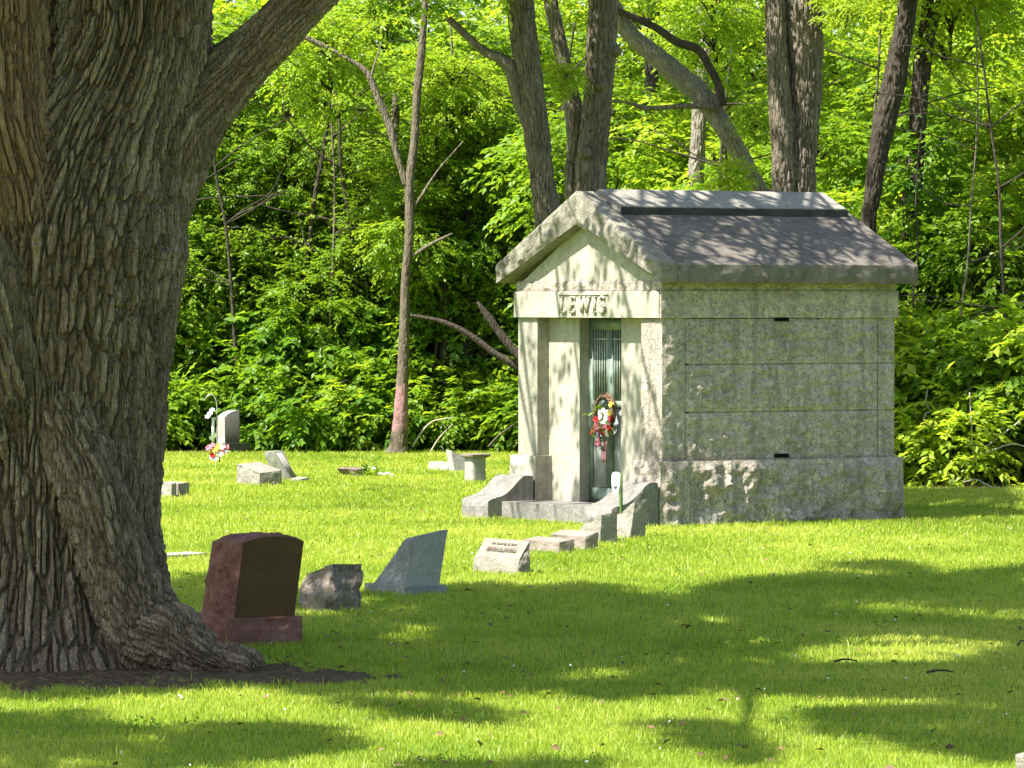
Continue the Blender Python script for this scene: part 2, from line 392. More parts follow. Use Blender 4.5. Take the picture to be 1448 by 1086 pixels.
# density falls with distance, so invert the cumulative density of d^(1-1.45)
q = .55; dd = (d0 ** q + u_ * (d1 ** q - d0 ** q)) ** (1 / q)
xx = (rng.random(NB * 2) * 2 - 1) * (dd * .112 + .5)
ok = (dd < forest_edge(xx) + rng.normal(0, .25, NB * 2)) & ((soil_in(xx, dd) > 1.0 + rng.normal(0, .2, NB * 2)) | (rng.random(NB * 2) < .05))
rel = np.stack([xx, dd], 1)
dd, xx = dd[ok][:NB], xx[ok][:NB]
patch = fbm(np.stack([xx * .7, dd * .5, 0 * xx], 1), 3, 21); clump = fbm(np.stack([xx * 7, dd * 7, 0 * xx], 1), 2, 8)
sc = np.clip(dd / 30.0, .8, 2.3)
hg = (.022 + .018 * rng.random(len(dd)) + .022 * np.clip(clump, 0, 1) + .05 * (rng.random(len(dd)) < .008)) * sc ** .35
wd = (.0042 + .003 * rng.random(len(dd))) * sc ** .9
tint = np.clip(.46 + .42 * patch + .18 * clump + rng.normal(0, .16, len(dd)), 0, 1)
gv, gf, ga = blades(np.stack([xx, dd, 0 * xx], 1), hg, wd, rng, tint)
lawn = mk('lawn_grass', gv, gf, M['grass'], attrs={'tint': ga})
tag(lawn, 'short sunlit green lawn grass growing between the graves', 'grass', kind='stuff')
# ------------------------------------------------------------------ foliage
def spray_leaves(o, d, nleaf, L, rng, length=.5, droop=.25, jit=.35, flat=.5):
    """o,d: spray origins and directions -> leaf vertices, faces, tint"""
    n = len(o); d = nrm(d); up = np.array([0, 0, 1.])
    s = nrm(np.cross(d, up) + 1e-4); nn = np.cross(s, d)
    t_ = np.linspace(.12, 1, nleaf)[None, :] + rng.normal(0, .04, (n, nleaf))
    side = np.where(np.arange(nleaf) % 2 == 0, 1., -1.)[None, :] * np.ones((n, 1)); side[:, -1] = 0
    ln = length * rng.uniform(.7, 1.2, (n, 1))
    P = o[:, None, :] + d[:, None, :] * (t_ * ln)[:, :, None] - up * (droop * t_ ** 2 * ln)[:, :, None]
    ang = rng.uniform(.6, 1.15, (n, nleaf)) * side
    dir_ = d[:, None, :] * np.cos(ang)[:, :, None] + s[:, None, :] * np.sin(ang)[:, :, None] - up * (droop * rng.uniform(.3, 1.6, (n, nleaf)))[:, :, None]
    dir_ = nrm(dir_ + rng.normal(0, jit * .5, dir_.shape))
    nrmv = nrm(up * flat + nn[:, None, :] * (1 - flat) + rng.normal(0, jit, dir_.shape))
    wv = nrm(np.cross(dir_, nrmv)); nv = np.cross(wv, dir_)
    l = L * rng.uniform(.65, 1.25, (n, nleaf, 1)); w = l * rng.uniform(.22, .32, (n, nleaf, 1))
    base = P; tip = P + dir_ * l - nv * l * .10; m = P + dir_ * l * .42
    a = m + wv * w + nv * w * .35; b = m - wv * w + nv * w * .35
    X = np.stack([base, a, tip, b], 2).reshape(-1, 3)
    k = np.arange(n * nleaf)[:, None] * 4
    F = np.concatenate([k + np.array([[0, 1, 2]]), k + np.array([[0, 2, 3]])])
    tint = np.clip(np.repeat(rng.normal(.5, .14, (n, 1)), nleaf, 1) + rng.normal(0, .12, (n, nleaf)), 0, 1)
    return X, F, np.repeat(tint.ravel(), 4)
def crown_data(name, rad, nclump, nspray, nleaf, L, seed, mat, shell=.5, clump=(.55, .55, .28), length=.5, droop=.3, gap=0.0, bottom=-1.0):
    rng = np.random.default_rng(seed); rad = np.array(rad)
    c = nrm(rng.normal(0, 1, (nclump * 3, 3))) * (rng.random((nclump * 3, 1)) ** shell)
    c = c[c[:, 2] > bottom][:nclump]
    c = c * (1 + .28 * fbm(c * 1.7 + seed, 2, seed)[:, None])
    C = c * rad
    o = np.repeat(C, nspray, 0) + rng.normal(0, .5, (len(C) * nspray, 3)) * np.array(clump)
    d = (o - np.repeat(C, nspray, 0)) * 1.0 + np.repeat(nrm(c), nspray, 0) * .35 + rng.normal(0, .25, o.shape)
    d[:, 2] = d[:, 2] * .6 - .05
    X, F, tt = spray_leaves(o, d, nleaf, L, rng, length, droop)
    return mesh_data(name, X, F, mat, attrs={'tint': tt}), C
def branches_data(name, C, base_z, rng, mat, frac=.5, r0=.03, trunk_top=None):
    mb = MB()
    for p in C[rng.random(len(C)) < frac]:
        r = math.hypot(p[0], p[1]); z0 = max(base_z, p[2] - r * rng.uniform(.5, 1.1)) 
        a = np.array([0, 0, z0]); mid = a * .5 + p * .5 + rng.normal(0, .1, 3) + np.array([0, 0, .12 * r])
        v, f = tube([a, mid, p], [r0, r0 * .6, r0 * .25], .25, 5); mb.add(v, f)
    d = {}
    for q in mb.f: d.setdefault(q.shape[1], []).append(q)
    return mesh_data(name, np.concatenate(mb.v), [np.concatenate(x) for x in d.values()], mat, smooth=True)
def bark_disp(seed, depth=.02, cell=.05, stretch=4.5, low=.04, crack=.24):
    def f(X, nv, s, a, rad):
        r0 = float(np.median(rad)); q = np.stack([np.cos(a) * r0, np.sin(a) * r0, s / stretch], 1) / cell
        q = q + np.stack([fbm(X * 4 + 3, 2, seed), fbm(X * 4 + 9, 2, seed + 1), 0 * s], 1) * .55
        q[:, 2] += .35 * fbm(X * 7, 2, seed + 5)
        f1, f2, cid = worley(q, seed); f.cid = cid
        pl = sstep(.02, crack, f2 - f1)
        return depth * (pl - .75) + depth * .5 * (cid - .5) * pl + low * fbm(X * np.array([2.2, 2.2, 1.1]), 3, seed + 7) + depth * .35 * fbm(X * 30, 2, seed + 3)
    return f
# ------------------------------------------------------------------ mausoleum
D0 = 53.4
O = at(936, 700, D0); O[2] = 0
def solve(axis, px):
    lo, hi = 0., 8.
    for _ in range(50):
        m = (lo + hi) / 2
        x = to_px(O + axis * m)[0]
        if (x < px) == (axis[0] > 0): lo = m
        else: hi = m
    return lo
WF = solve(V, 733); LS = solve(U, 1265)
RZ = math.atan2(U[1], U[0])
mz = thing('mausoleum', 'small pale granite family mausoleum with gabled stone roof and barred green door', 'mausoleum', O, RZ)
G, GR, GS = M['granite'], M['granite_rock'], M['granite_smooth']
Z1, ZF, ZB, ZE0, ZE1 = .70, 2.25, 2.55, 2.635, 2.84
def blk(mb, x0, x1, y0, y1, z0, z1, n, amp, freq=7, seed=0, **k):
    v, f = hexa(box(x0, x1, y0, y1, z0, z1), n, amp, freq, seed, **k); mb.add(v, f); return mb
PW, RD, DD_ = .40, .155, .31         # pillar width, panel recess, door recess
# core walls
mb = MB()
zc = [Z1 - .02, 1.225, 1.745, ZF]
for i in range(3):
    z0, z1 = zc[i] + .009, zc[i + 1] - .009
    xq = [.0, .30, LS - .235, LS]
    for j in range(3):
        x0, x1 = xq[j] + (.007 if j else .402), xq[j + 1] - .007
        if j == 0: continue
        blk(mb, x0, x1, .0, .40, z0, z1, (max(4, int((x1 - x0) / .020)), 3, 26), {'-y': .042}, 11, 10 + i * 3 + j, fall=.05, bulge=.5, edge=.003, oct=5)
    blk(mb, .385, LS, WF - .40, WF, z0, z1, (30, 3, 14), {'+y': .02}, 9, 40 + i, fall=.05, edge=.002)
    blk(mb, LS - .30, LS - .005, .402, WF - .402, z0, z1, (3, 30, 14), {'+x': .02}, 9, 50 + i, fall=.05, edge=.002)
blk(mb, .36, LS - .02, .018, WF - .018, .05, ZF - .01, (1, 1, 1), {})
mb.build('wall', GR, mz, smooth=True, sharp=38)
# plinth
mb = MB(); e = .085
def battered(x0, x1, y0, y1, z0, z1, sx0=0, sx1=0, sy0=0, sy1=0, **k):
    c = [(x0, y0, z0), (x0 + sx0, y0 + sy0, z1), (x0, y1, z0), (x0 + sx0, y1 - sy1, z1), (x1, y0, z0), (x1 - sx1, y0 + sy0, z1), (x1, y1, z0), (x1 - sx1, y1 - sy1, z1)]
    return c
xj = [.50, 1.62 , 2.42, LS + e]
xj = [.32, 2.28, LS + e]
for i in range(len(xj) - 1):
    x0, x1 = xj[i] + .004, xj[i + 1] - .0 
    v, f = hexa(battered(x0, x1, -e, .30, -.1, Z1, sy0=.02, sx1=.02 if i == len(xj) - 2 else 0), (int((x1 - x0) / .022), 6, 34), {'-y': .10, '+x': .05 if i == len(xj) - 2 else 0}, 6.5, 60 + i, fall=.10, bulge=.5, edge=.004, oct=5); mb.add(v, f)
v, f = hexa(battered(.45, LS + e, WF - .3, WF + e, -.1, Z1), (40, 3, 14), {'+y': .05, '+x': .05}, 5.5, 70, fall=.1); mb.add(v, f)
v, f = hexa(battered(LS - .2, LS + e, .304, WF - .304, -.1, Z1), (3, 40, 14), {'+x': .05}, 5.5, 71, fall=.1); mb.add(v, f)
mb.build('plinth', M['granite_rock'], mz, smooth=True, sharp=38)
# front pillars on their plinths, recessed panels
for y0, sgn in ((0.0, 0), (WF - PW, 1)):
    mb = MB()
    y1 = y0 + PW
    amp = {'-x': .006}
    amp['-y' if not sgn else '+y'] = .03
    blk(mb, 0, .298, y0, y1, zc[0] + .004, zc[3] - .002, (14, 18, 70), amp, 9, 80 + 5 * sgn, fall=.05, edge=.0015, oct=5)
    mb.build('pillar', GR if not sgn else G, mz, smooth=True, sharp=38)
    ya, yb = (y0 - e, y1 + e * .9) if not sgn else (y0 - e * .9, y1 + e)
    v, f = hexa(battered(-e, .316, ya, yb, -.1, Z1, sx0=.02, sy0=.015, sy1=.015), (18, 22, 30), {'-x': .065, '-y': .07 if not sgn else .002, '+y': .05 if sgn else .002}, 7, 90 + sgn, fall=.10, edge=.003, oct=5)
    mk('pillar_base', v, f, GR if not sgn else G, mz, smooth=True, sharp=38)
PN = (WF - 2 * PW - .84) / 2; yd0 = PW + PN; yd1 = yd0 + .84; ZS = .20
for y0, y1 in ((PW - .01, yd0), (yd1, WF - PW + .01)):
    v, f = hexa(box(RD, .40, y0, y1, ZS, ZF - .003), (4, 10, 30), {'-x': .002}, 9, 100, fall=0, edge=.001)
    mk('door_jamb', v, f, GS, mz, smooth=True, sharp=30)
# frieze with raised name
mb = MB(); fe = .03
xs_ = [-fe, .36, .90, LS + fe]
for i in range(3):
    blk(mb, xs_[i] + (.003 if i else 0), xs_[i + 1], -fe, WF + fe if i != 9 else 0, ZF, ZB - .004, (max(6, int((xs_[i + 1] - xs_[i]) / .03)), 24, 12), {'-y': .024, '-x': .003 if i == 0 else 0}, 11, 110 + i, fall=.04, edge=.0015, oct=5)
fz = mb.build('frieze', GR, mz, smooth=True, sharp=38)
fp = MB(); blk(fp, -fe - .012, -fe + .02, .0, WF + fe - .002, ZF + .002, ZB - .012, (2, 60, 10), {'-x': .003}, 12, 118, fall=0, edge=.0008)
fp.build('frieze_face', GS, fz, smooth=True, sharp=30)
def letter_boxes(mb, strokes, xo, zo, th=.034, dep=.026, x=-fe - .0125):
    for (a, b, w) in strokes:
        a = np.array(a, float); b = np.array(b, float); d = b - a; L_ = np.linalg.norm(d); d /= max(L_, 1e-6); n_ = np.array([-d[1], d[0]]) * w / 2
        q = [a + n_, a - n_, b + n_, b - n_]
        c = []
        for xx_ in (x - dep, x + .004):
            for p in (q[0], q[2], q[1], q[3]):
                c.append((xx_, xo - p[0], zo + p[1]))
        v = np.array(c); f = np.array([[0, 1, 3, 2], [4, 6, 7, 5], [0, 2, 6, 4], [1, 5, 7, 3], [0, 4, 5, 1], [2, 3, 7, 6]])
        mb.add(v, f)
hL = .185
def serif(x, z, w=.05): return ((x - w / 2, z), (x + w / 2, z), .016)
T_ = .034
lets = {
 'L': ([((.03, 0), (.03, hL), T_), ((.013, .010), (.125, .010), .022), ((.118, .0), (.118, .05), .016), serif(.03, hL - .008, .06)], .155),
 'E': ([((.03, 0), (.03, hL), T_), ((.013, .010), (.115, .010), .022), ((.03, hL / 2), (.09, hL / 2), .022), ((.013, hL - .010), (.115, hL - .010), .022), ((.110, 0), (.110, .045), .014), ((.110, hL - .045), (.110, hL), .014)], .155),
 'W': ([((.02, hL), (.07, .0), .028), ((.07, .0), (.115, hL), .018), ((.115, hL), (.165, .0), .028), ((.165, .0), (.215, hL), .018), serif(.02, hL - .008), serif(.115, hL - .008, .04), serif(.215, hL - .008, .045)], .255),
 'I': ([((.03, 0), (.03, hL), T_), serif(.03, .008, .065), serif(.03, hL - .008, .065)], .085),
}
S_pts = [(.105, .150), (.085, .177), (.055, .180), (.025, .165), (.018, .140), (.035, .112), (.085, .080), (.108, .055), (.102, .025), (.075, .006), (.045, .006), (.018, .030)]
lets['S'] = ([(S_pts[i], S_pts[i + 1], .026) for i in range(len(S_pts) - 1)] + [((.105, .145), (.105, .183), .014), ((.018, .0), (.018, .045), .014)], .14)
wtot = sum(lets[c][1] for c in 'LEWIS') + 4 * .035
mb = MB(); xo = WF / 2 + .03 + wtot / 2
for ch in 'LEWIS':
    letter_boxes(mb, lets[ch][0], xo, ZF + .052); xo -= lets[ch][1] + .035
mb.build('lettering', GS, fz)
mb = MB(); xo = WF / 2 + .03 + wtot / 2 + .03
letter_boxes(mb, [((0, .225), (wtot + .06, .225), .014), ((0.0, .0), (0.0, .225), .010)], xo, ZF + .03, dep=.012)
mb.build('name_border', GS, fz)
# bed course
mb = MB()
blk(mb, -.015, LS + .015, -.015, WF + .015, ZB, ZE0 + .02, (100, 60, 4), {'-y': .008, '-x': .022}, 11, 120, fall=.02, edge=.003, oct=5)
mb.build('bed_course', GR, mz, smooth=True, sharp=38)
# gable wall
YM = WF / 2; OV = .20; ZP = 3.645
mb = MB()
c = np.array([[-.005, 0.06, ZE0], [-.005, YM - .005, ZP - .30], [-.005, WF - .06, ZE0], [-.005, YM + .005, ZP - .30], [.3, .06, ZE0], [.3, YM - .005, ZP - .30], [.3, WF - .06, ZE0], [.3, YM + .005, ZP - .30]])
v, f = hexa(c, (2, 40, 20), {'-x': .004}, 9, 121, fall=0, edge=.001); mb.add(v, f)
mb.build('gable', GS, mz, smooth=True, sharp=30)
# roof slabs, coping, ridge cap
def slab(x0, x1, ya, yb, za, zb, ta, tb, n, amp, seed, freq=7, fall=.05, edge=.003):
    """slab from ya (eave, top za) to yb (ridge, top zb) with vertical thickness ta, tb"""
    c = [(x0, ya, za - ta), (x0, ya, za), (x0, yb, zb - tb), (x0, yb, zb), (x1, ya, za - ta), (x1, ya, za), (x1, yb, zb - tb), (x1, yb, zb)]
    return hexa(c, n, amp, freq, seed, fall=fall, edge=edge, oct=5)
mb = MB(); XR = LS + .17
for ya, yb in ((-OV, YM), (WF + OV, YM)):
    s_ = '-y' if ya < yb else '+y'
    v, f = slab(.06, XR, ya, yb, ZE1 - .012, ZP - .045, .205, .38, (90, 40, 8), {s_: .030, '+x': .03, '+z': .004}, 130 if ya < 0 else 131); 
    mb.add(v, f if ya < yb else [q[:, ::-1] for q in f])
rf = mb.build('roof', M['roof_stone'], mz, smooth=True, sharp=38)
mb = MB()
for ya, yb in ((-OV - .01, YM), (WF + OV + .01, YM)):
    s_ = '-y' if ya < yb else '+y'
    v, f = slab(-.165, .055, ya, yb, ZE1, ZP, .205, .36, (8, 44, 12), {'-x': .060, s_: .03, '+z': .008}, 134 if ya < 0 else 135, 8)
    mb.add(v, f if ya < yb else [q[:, ::-1] for q in f])
mb.build('gable_coping', M['coping'], rf, smooth=True, sharp=38)
mb = MB(); rr = .45
sl_ = (ZP - ZE1) / (YM + OV)
for sg in (-1, 1):
    v, f = slab(.14, LS + .06, YM + sg * rr, YM + sg * .002, ZP - .045 - rr * sl_ + .095, ZP + .025, .085, .085, (60, 8, 3), {'+z': .003}, 138, 8, 0)
    mb.add(v, f if sg < 0 else [q[:, ::-1] for q in f])
cap = mb.build('ridge_cap', M['cap_stone'], mz, smooth=True, sharp=38)
for sg in (-1, 1):  # thin near-black band laid along both lower edges of the ridge cap
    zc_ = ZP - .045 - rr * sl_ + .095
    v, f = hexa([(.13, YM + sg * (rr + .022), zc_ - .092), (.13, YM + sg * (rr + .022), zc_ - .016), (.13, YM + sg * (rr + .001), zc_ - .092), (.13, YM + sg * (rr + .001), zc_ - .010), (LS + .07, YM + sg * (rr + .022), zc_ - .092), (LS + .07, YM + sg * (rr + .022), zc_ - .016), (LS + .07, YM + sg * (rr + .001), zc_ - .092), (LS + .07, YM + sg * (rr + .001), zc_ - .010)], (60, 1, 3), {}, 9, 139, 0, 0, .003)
    mk('cap_edge_band', v, f if sg < 0 else [q[:, ::-1] for q in f], M['black_stone'], cap, smooth=True, sharp=38)
# vents
M['dark_hole'] = simple('dark_vent_recess', (.006, .006, .006), .95, .2, 30, .05)
for zz in (ZF - .012, Z1 + .045):
    xc = solve(U, 1104)
    mb = MB(); blk(mb, xc - .085, xc + .085, -.034, .03, zz - .024, zz + .016, (1, 1, 1), {})
    mb.build('vent', M['dark_hole'], mz)
# door
M['bronze'] = simple('weathered_green_bronze', (.15, .20, .155), .55, .35, 8, .4, .2, **{'Metallic': .25})
M['bronze_pale'] = simple('pale_green_door_panel', (.26, .28, .255), .5, .25, 4, .4, .1)
M['bar'] = simple('green_bronze_bars', (.27, .31, .26), .5, .3, 12, .4, .1, **{'Metallic': .3})
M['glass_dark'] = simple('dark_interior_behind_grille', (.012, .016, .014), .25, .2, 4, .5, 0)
def dbox(mb, x0, x1, y0, y1, z0, z1): mb.add(np.array(box(x0, x1, y0, y1, z0, z1)), np.array([[0, 1, 3, 2], [4, 6, 7, 5], [0, 4, 5, 1], [2, 3, 7, 6], [0, 2, 6, 4], [1, 5, 7, 3]])); return mb
xd = DD_ - .03; zm = 1.30; zt = ZF - .006
mb = MB()   # door leaf frame: stiles and rails
for (y0, y1, z0, z1) in ((yd0, yd0 + .07, ZS, zt), (yd1 - .07, yd1, ZS, zt), (yd0 + .07, yd1 - .07, ZS, ZS + .16), (yd0 + .07, yd1 - .07, zt - .13, zt), (yd0 + .37, yd0 + .47, ZS + .16, zt - .13), (yd0 + .07, yd0 + .37, zm - .05, zm + .03), (yd0 + .47, yd1 - .07, zm - .05, zm + .03)):
    dbox(mb, xd, xd + .05, y0, y1, z0, z1)
door = mb.build('door', M['bronze'], mz)
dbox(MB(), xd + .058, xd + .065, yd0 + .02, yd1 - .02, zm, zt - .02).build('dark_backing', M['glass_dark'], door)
for (y0, y1) in ((yd0 + .075, yd0 + .365), (yd0 + .475, yd1 - .075)):
    mb = dbox(MB(), xd + .018, xd + .05, y0, y1, ZS + .165, zm - .055)
    dbox(mb, xd + .008, xd + .017, y0 + .03, y1 - .03, ZS + .2, zm - .09)
    mb.build('door_panel', M['bronze_pale'], door)
    for k in range(6):
        yy = y0 + (k + .5) / 6 * (y1 - y0)
        v, f = tube([(xd + .02, yy, zm + .03), (xd + .02, yy, zt - .13)], [.012, .012], 2, 8)
        mk('grille_bar', v, f, M['bar'], door, smooth=True)
    dbox(MB(), xd + .006, xd + .017, y0, y1, zt - .24, zt - .222).build('grille_rail', M['bar'], door)
# door step and cheek blocks
CW = .56; yc0 = PW + .085
mb = MB(); v, f = hexa(box(-.52, RD, .42, WF - .42, -.1, ZS), (18, 60, 8), {'-x': .003}, 8, 150, fall=0, edge=.002); mb.add(v, f)
mb.build('door_step', M['weathered'], mz, smooth=True, sharp=30)
XC = -.70
def cheek(y0, y1, seed, mat):
    nx, nw, nh = 44, 16, 12; xs_ = np.linspace(XC, -e - .02, nx + 1)
    t_ = (xs_ - XC) / (-XC - e - .02)
    top = .235 + .235 * (sstep(.18, .86, t_)) + .012 * np.sin(t_ * 9)
    top = np.where(t_ < .16, .235 - .035 * (1 - t_ / .16) ** 2, top)
    idx = -np.ones((nx + 1, nw + 1, nh + 1), int); P = []
    for i in range(nx + 1):
        for j in range(nw + 1):
            for k in range(nh + 1):
                if i in (0, nx) or j in (0, nw) or k in (0, nh):
                    idx[i, j, k] = len(P)
                    y = y0 + (y1 - y0) * j / nw; z = -.1 + (top[i] + .1) * k / nh
                    P.append((xs_[i], y, z))
    P = np.array(P); n1 = fbm(P * 9 + seed, 5, seed)
    fr = (np.abs(P[:, 0] - xs_[0]) < 1e-6)
    P[fr, 0] -= .045 * sstep(0, .06, np.minimum(np.minimum(P[fr, 1] - y0, y1 - P[fr, 1]), top[0] - P[fr, 2])) * (n1[fr] + .6)
    out = (np.abs(P[:, 1] - y0) < 1e-6) if seed % 2 == 0 else (np.abs(P[:, 1] - y1) < 1e-6)
    P[out, 1] += (-1 if seed % 2 == 0 else 1) * .03 * (n1[out] + .4) * sstep(0, .08, np.minimum(P[out, 0] - xs_[0], xs_[-1] - P[out, 0]))
    P[:, 2] += .004 * n1
    g_ = lambda I: np.stack([I[:-1, :-1].ravel(), I[1:, :-1].ravel(), I[1:, 1:].ravel(), I[:-1, 1:].ravel()], 1)
    F = [g_(idx[0])[:, ::-1], g_(idx[-1]), g_(idx[:, 0]), g_(idx[:, -1])[:, ::-1], g_(idx[:, :, 0])[:, ::-1], g_(idx[:, :, -1])]
    mk('cheek_block', P, F, mat, mz, smooth=True, sharp=35)
cheek(-e + .005, -e + CW, 160, M['weathered']); cheek(WF + e - CW, WF + e - .005, 161, M['weathered'])
# ------------------------------------------------------------------ grave stones
def stone(name, label, cat, base_px, mat, corners, n=(20, 20, 16), amp=None, freq=8, seed=0, group=None, fall=0.0, bulge=.3, edge=.002, rz=RZ, parent=None, part=None, sharp=38):
    """corners: 8 points in the stone's own frame: x along the row axis, y across it, z up"""
    v, f = hexa(corners, n, amp, freq, seed, fall, bulge, edge, 5)
    if parent is not None:
        return mk(part, v, f, mat, parent, smooth=True, sharp=sharp)
    p = gnd(*base_px)
    o = mk(name, v, f, mat, None, smooth=True, sharp=sharp)
    o.location = p; o.rotation_euler = (0, 0, rz)
    tag(o, label, cat, group); return o
def fit(base_px):
    p = gnd(*base_px); k = FPX / p[1]; s = (base_px[1] - HZ) / p[1]
    def P(px, py, b=None, a=None, dz=0.0):
        dx = (px - base_px[0]) / k; 
        if b is not None: a = (dx - V[0] * b) / U[0]
        else: b = (dx - U[0] * a) / V[0]
        z = (-(py - base_px[1]) - s * (U[1] * a + V[1] * b)) / k
        return np.array([a, b, z + dz])
    return P
def C8(nb, nt, fb, ft, nb2, nt2, fb2, ft2):
    # x0:y0 bottom,top, y1 bottom,top ; x1: y0 bottom,top, y1 bottom,top
    return np.array([nb, nt, fb, ft, nb2, nt2, fb2, ft2])
def down(p, dz=.08): q = np.array(p, float); q[2] = -dz; return q
# red granite tombstone : y0 face = polished (towards camera right), x0 face = rough (left)
Pf = fit((334, 914)); tmb = thing('tombstone', 'tall reddish brown granite headstone with polished face on a rough base', 'headstone', gnd(334, 914), RZ)
bt = .58
c = []
x0y0b = Pf(330, 876, b=.03); x0y0t = Pf(343, 766, b=.05)
x0y1b = x0y0b + np.array([0, .50, -.0]); x0y1b[2] = x0y0b[2]
x1y0b = Pf(414, 869, b=.03); x1y0t = Pf(427, 764, b=.05)
L1 = x1y0b[0] - x0y0b[0]
zb = (x0y0b[2] + x1y0b[2]) / 2
x0y0b[2] = x1y0b[2] = zb
zt_ = (x0y0t[2] + x1y0t[2]) / 2; x0y0t[2] = x1y0t[2] = zt_
wv = .47
die = C8(x0y0b, x0y0t, x0y0b + [0, wv, 0], x0y0t + [.0, wv - .02, -.01], x1y0b, x1y0t, x1y0b + [0, wv, 0], x1y0t + [0, wv - .02, -.01])
v, f = hexa(die, (34, 26, 40), {'-x': .06, '+x': .05, '+y': .004, '+z': .03}, 7, 200, .05, .45, .0015, 5)
zz = np.clip((v[:, 2] - zb) / (zt_ - zb), 0, 1.2); ux = (v[:, 0] - x0y0t[0]) / (x1y0t[0] - x0y0t[0])
v[:, 2] += .042 * sstep(.55, 1.0, zz) * np.clip(np.sin(np.clip((v[:, 0] - x0y0b[0] - (x0y0t[0] - x0y0b[0]) * zz) / L1, 0, 1) * np.pi), 0, 1) ** .8
mk('stone_body', v, f, M['red_rock'], tmb, smooth=True, sharp=34)
# polished slab face, set 3 mm proud of the rough body
nf = 24; fv = []; 
for i in range(nf + 1):
    for j in range(13):
        t1, t2 = .012 + .976 * i / nf, .006 + .985 * j / 12
        p = (x0y0b * (1 - t1) + x1y0b * t1) * (1 - t2) + (x0y0t * (1 - t1) + x1y0t * t1) * t2
        p[2] += .042 * sstep(.55, 1.0, np.array([t2]))[0] * math.sin(t1 * math.pi) ** .8
        fv.append(p + np.array([0, -.004, 0]))
fv = np.array(fv); back = fv + np.array([0, .02, 0]); Ii = np.arange((nf + 1) * 13).reshape(nf + 1, 13)
ff = np.stack([Ii[:-1, :-1].ravel(), Ii[1:, :-1].ravel(), Ii[1:, 1:].ravel(), Ii[:-1, 1:].ravel()], 1)
loop = list(Ii[:, 0]) + list(Ii[-1, 1:]) + list(Ii[-2::-1, -1]) + list(Ii[0, -2:0:-1])
sd = np.array([[a, b, b + len(fv), a + len(fv)] for a, b in zip(loop, loop[1:] + loop[:1])])[:, ::-1]
mk('polished_face', np.vstack([fv, back]), [ff, sd], M['red_polish'], tmb, smooth=True, sharp=30)
bx0, bx1 = x0y0b[0] - .085, x1y0b[0] + .035
v, f = hexa(box(bx0, bx1, x0y0b[1] - .05, x0y0b[1] + wv + .30, -.08, zb), (34, 30, 14), {'-x': .035, '-y': .03, '+x': .03, '+y': .03}, 8, 205, .04, .4, .003, 5)
mk('base', v, f, M['red_rock'], tmb, smooth=True, sharp=38)
# rough low marker beside it
Pf = fit((455, 866))
nb = Pf(455, 866, b=0.); nb2 = Pf(512, 858, b=.0)
nt = Pf(470, 797, b=.04); nt2 = Pf(511, 797, b=.04)
fb = Pf(414, 860, a=0.0); ft = Pf(430, 811, b=.32)
c = C8(down(nb), nt, down(fb), ft, down(nb2), nt2, down(nb2 + [0, fb[1], 0]), nt2 + [0, .26, -.02])
stone('rough_marker', 'low dark rock faced grave marker with sloping top, beside the tall red headstone', 'grave marker', (455, 866), M['dark_rock'], c, (26, 24, 22), {'-x': .07, '-y': .09, '+x': .05, '+y': .03, '+z': .008}, 8, 210, fall=.0, bulge=.25)
# blue grey slanted headstone with base
Pf = fit((572, 842))
nb = Pf(572, 838, b=0.); nt = Pf(585, 760, b=.02); nb2 = Pf(620, 829, b=0.); nt2 = Pf(633, 748, b=.02)
fb = Pf(524, 828, a=nb[0] + .01); ft = Pf(574, 759, a=nt[0] + .0)
ft[1] = max(ft[1], nt[1] + .07); ft[2] = nt[2] - .01
tm = thing('slant_headstone', 'blue grey slanted headstone with smooth side and rough sloping face on a thin base', 'headstone', gnd(572, 842), RZ)
c = C8(nb, nt, fb, ft, nb2, nt2, fb + (nb2 - nb), ft + (nt2 - nt))
v, f = hexa(c, (22, 22, 24), {'-x': .03, '+y': .03}, 8, 220, .03, .3, .0015, 5)
mk('stone_body', v, f, M['slate_rock'], tm, smooth=True, sharp=36)
q = [nb, nt, nb2, nt2]; off = np.array([0, -.006, 0])
c = C8(nb + off + [.006, 0, .006], nt + off + [.006, 0, -.006], nb + [.006, .012, .006], nt + [.006, .012, -.006], nb2 + off + [-.006, 0, .006], nt2 + off + [-.006, 0, -.006], nb2 + [-.006, .012, .006], nt2 + [-.006, .012, -.006])
v, f = hexa(c, (10, 1, 12), {}, 8, 221, 0, 0, .001); mk('smooth_face', v, f, M['slate'], tm, smooth=True, sharp=30)
v, f = hexa(box(nb[0] - .03, nb2[0] + .05, -.05, fb[1] + .06, -.06, max(.075, nb[2] + .0)), (20, 20, 5), {'-y': .012, '-x': .01}, 9, 222, 0, .2, .003); mk('base', v, f, M['slate_rock'], tm, smooth=True, sharp=36)
# row of low markers running towards the mausoleum
G1 = 'low stone markers in a row leading to the mausoleum'
def marker(base, nt, nb2, nt2, far_w, mat, label, n=(20, 20, 16), amp=None, seed=0, group=None, far_b=None, far_t=None, name='grave_marker', cat='grave marker', freq=8, fall=0., rear_drop=.0):
    P = fit(base); nb_ = P(*base, b=0.); nt_ = P(*nt, b=0.); nb2_ = P(*nb2, b=0.); nt2_ = P(*nt2, b=0.)
    w = np.array([0, far_w, 0]); wb = w; wt = w
    fb_ = nb_ + w; ft_ = nt_ + w + [0, 0, -rear_drop]
    c = C8(down(nb_), nt_, down(fb_), ft_, down(nb2_), nt2_, down(nb2_ + w), nt2_ + w + [0, 0, -rear_drop])
    return stone(name, label, cat, base, mat, c, n, amp, freq, seed, group, fall)
A1 = {'-x': .035, '-y': .02, '+x': .03, '+y': .02, '+z': .015}
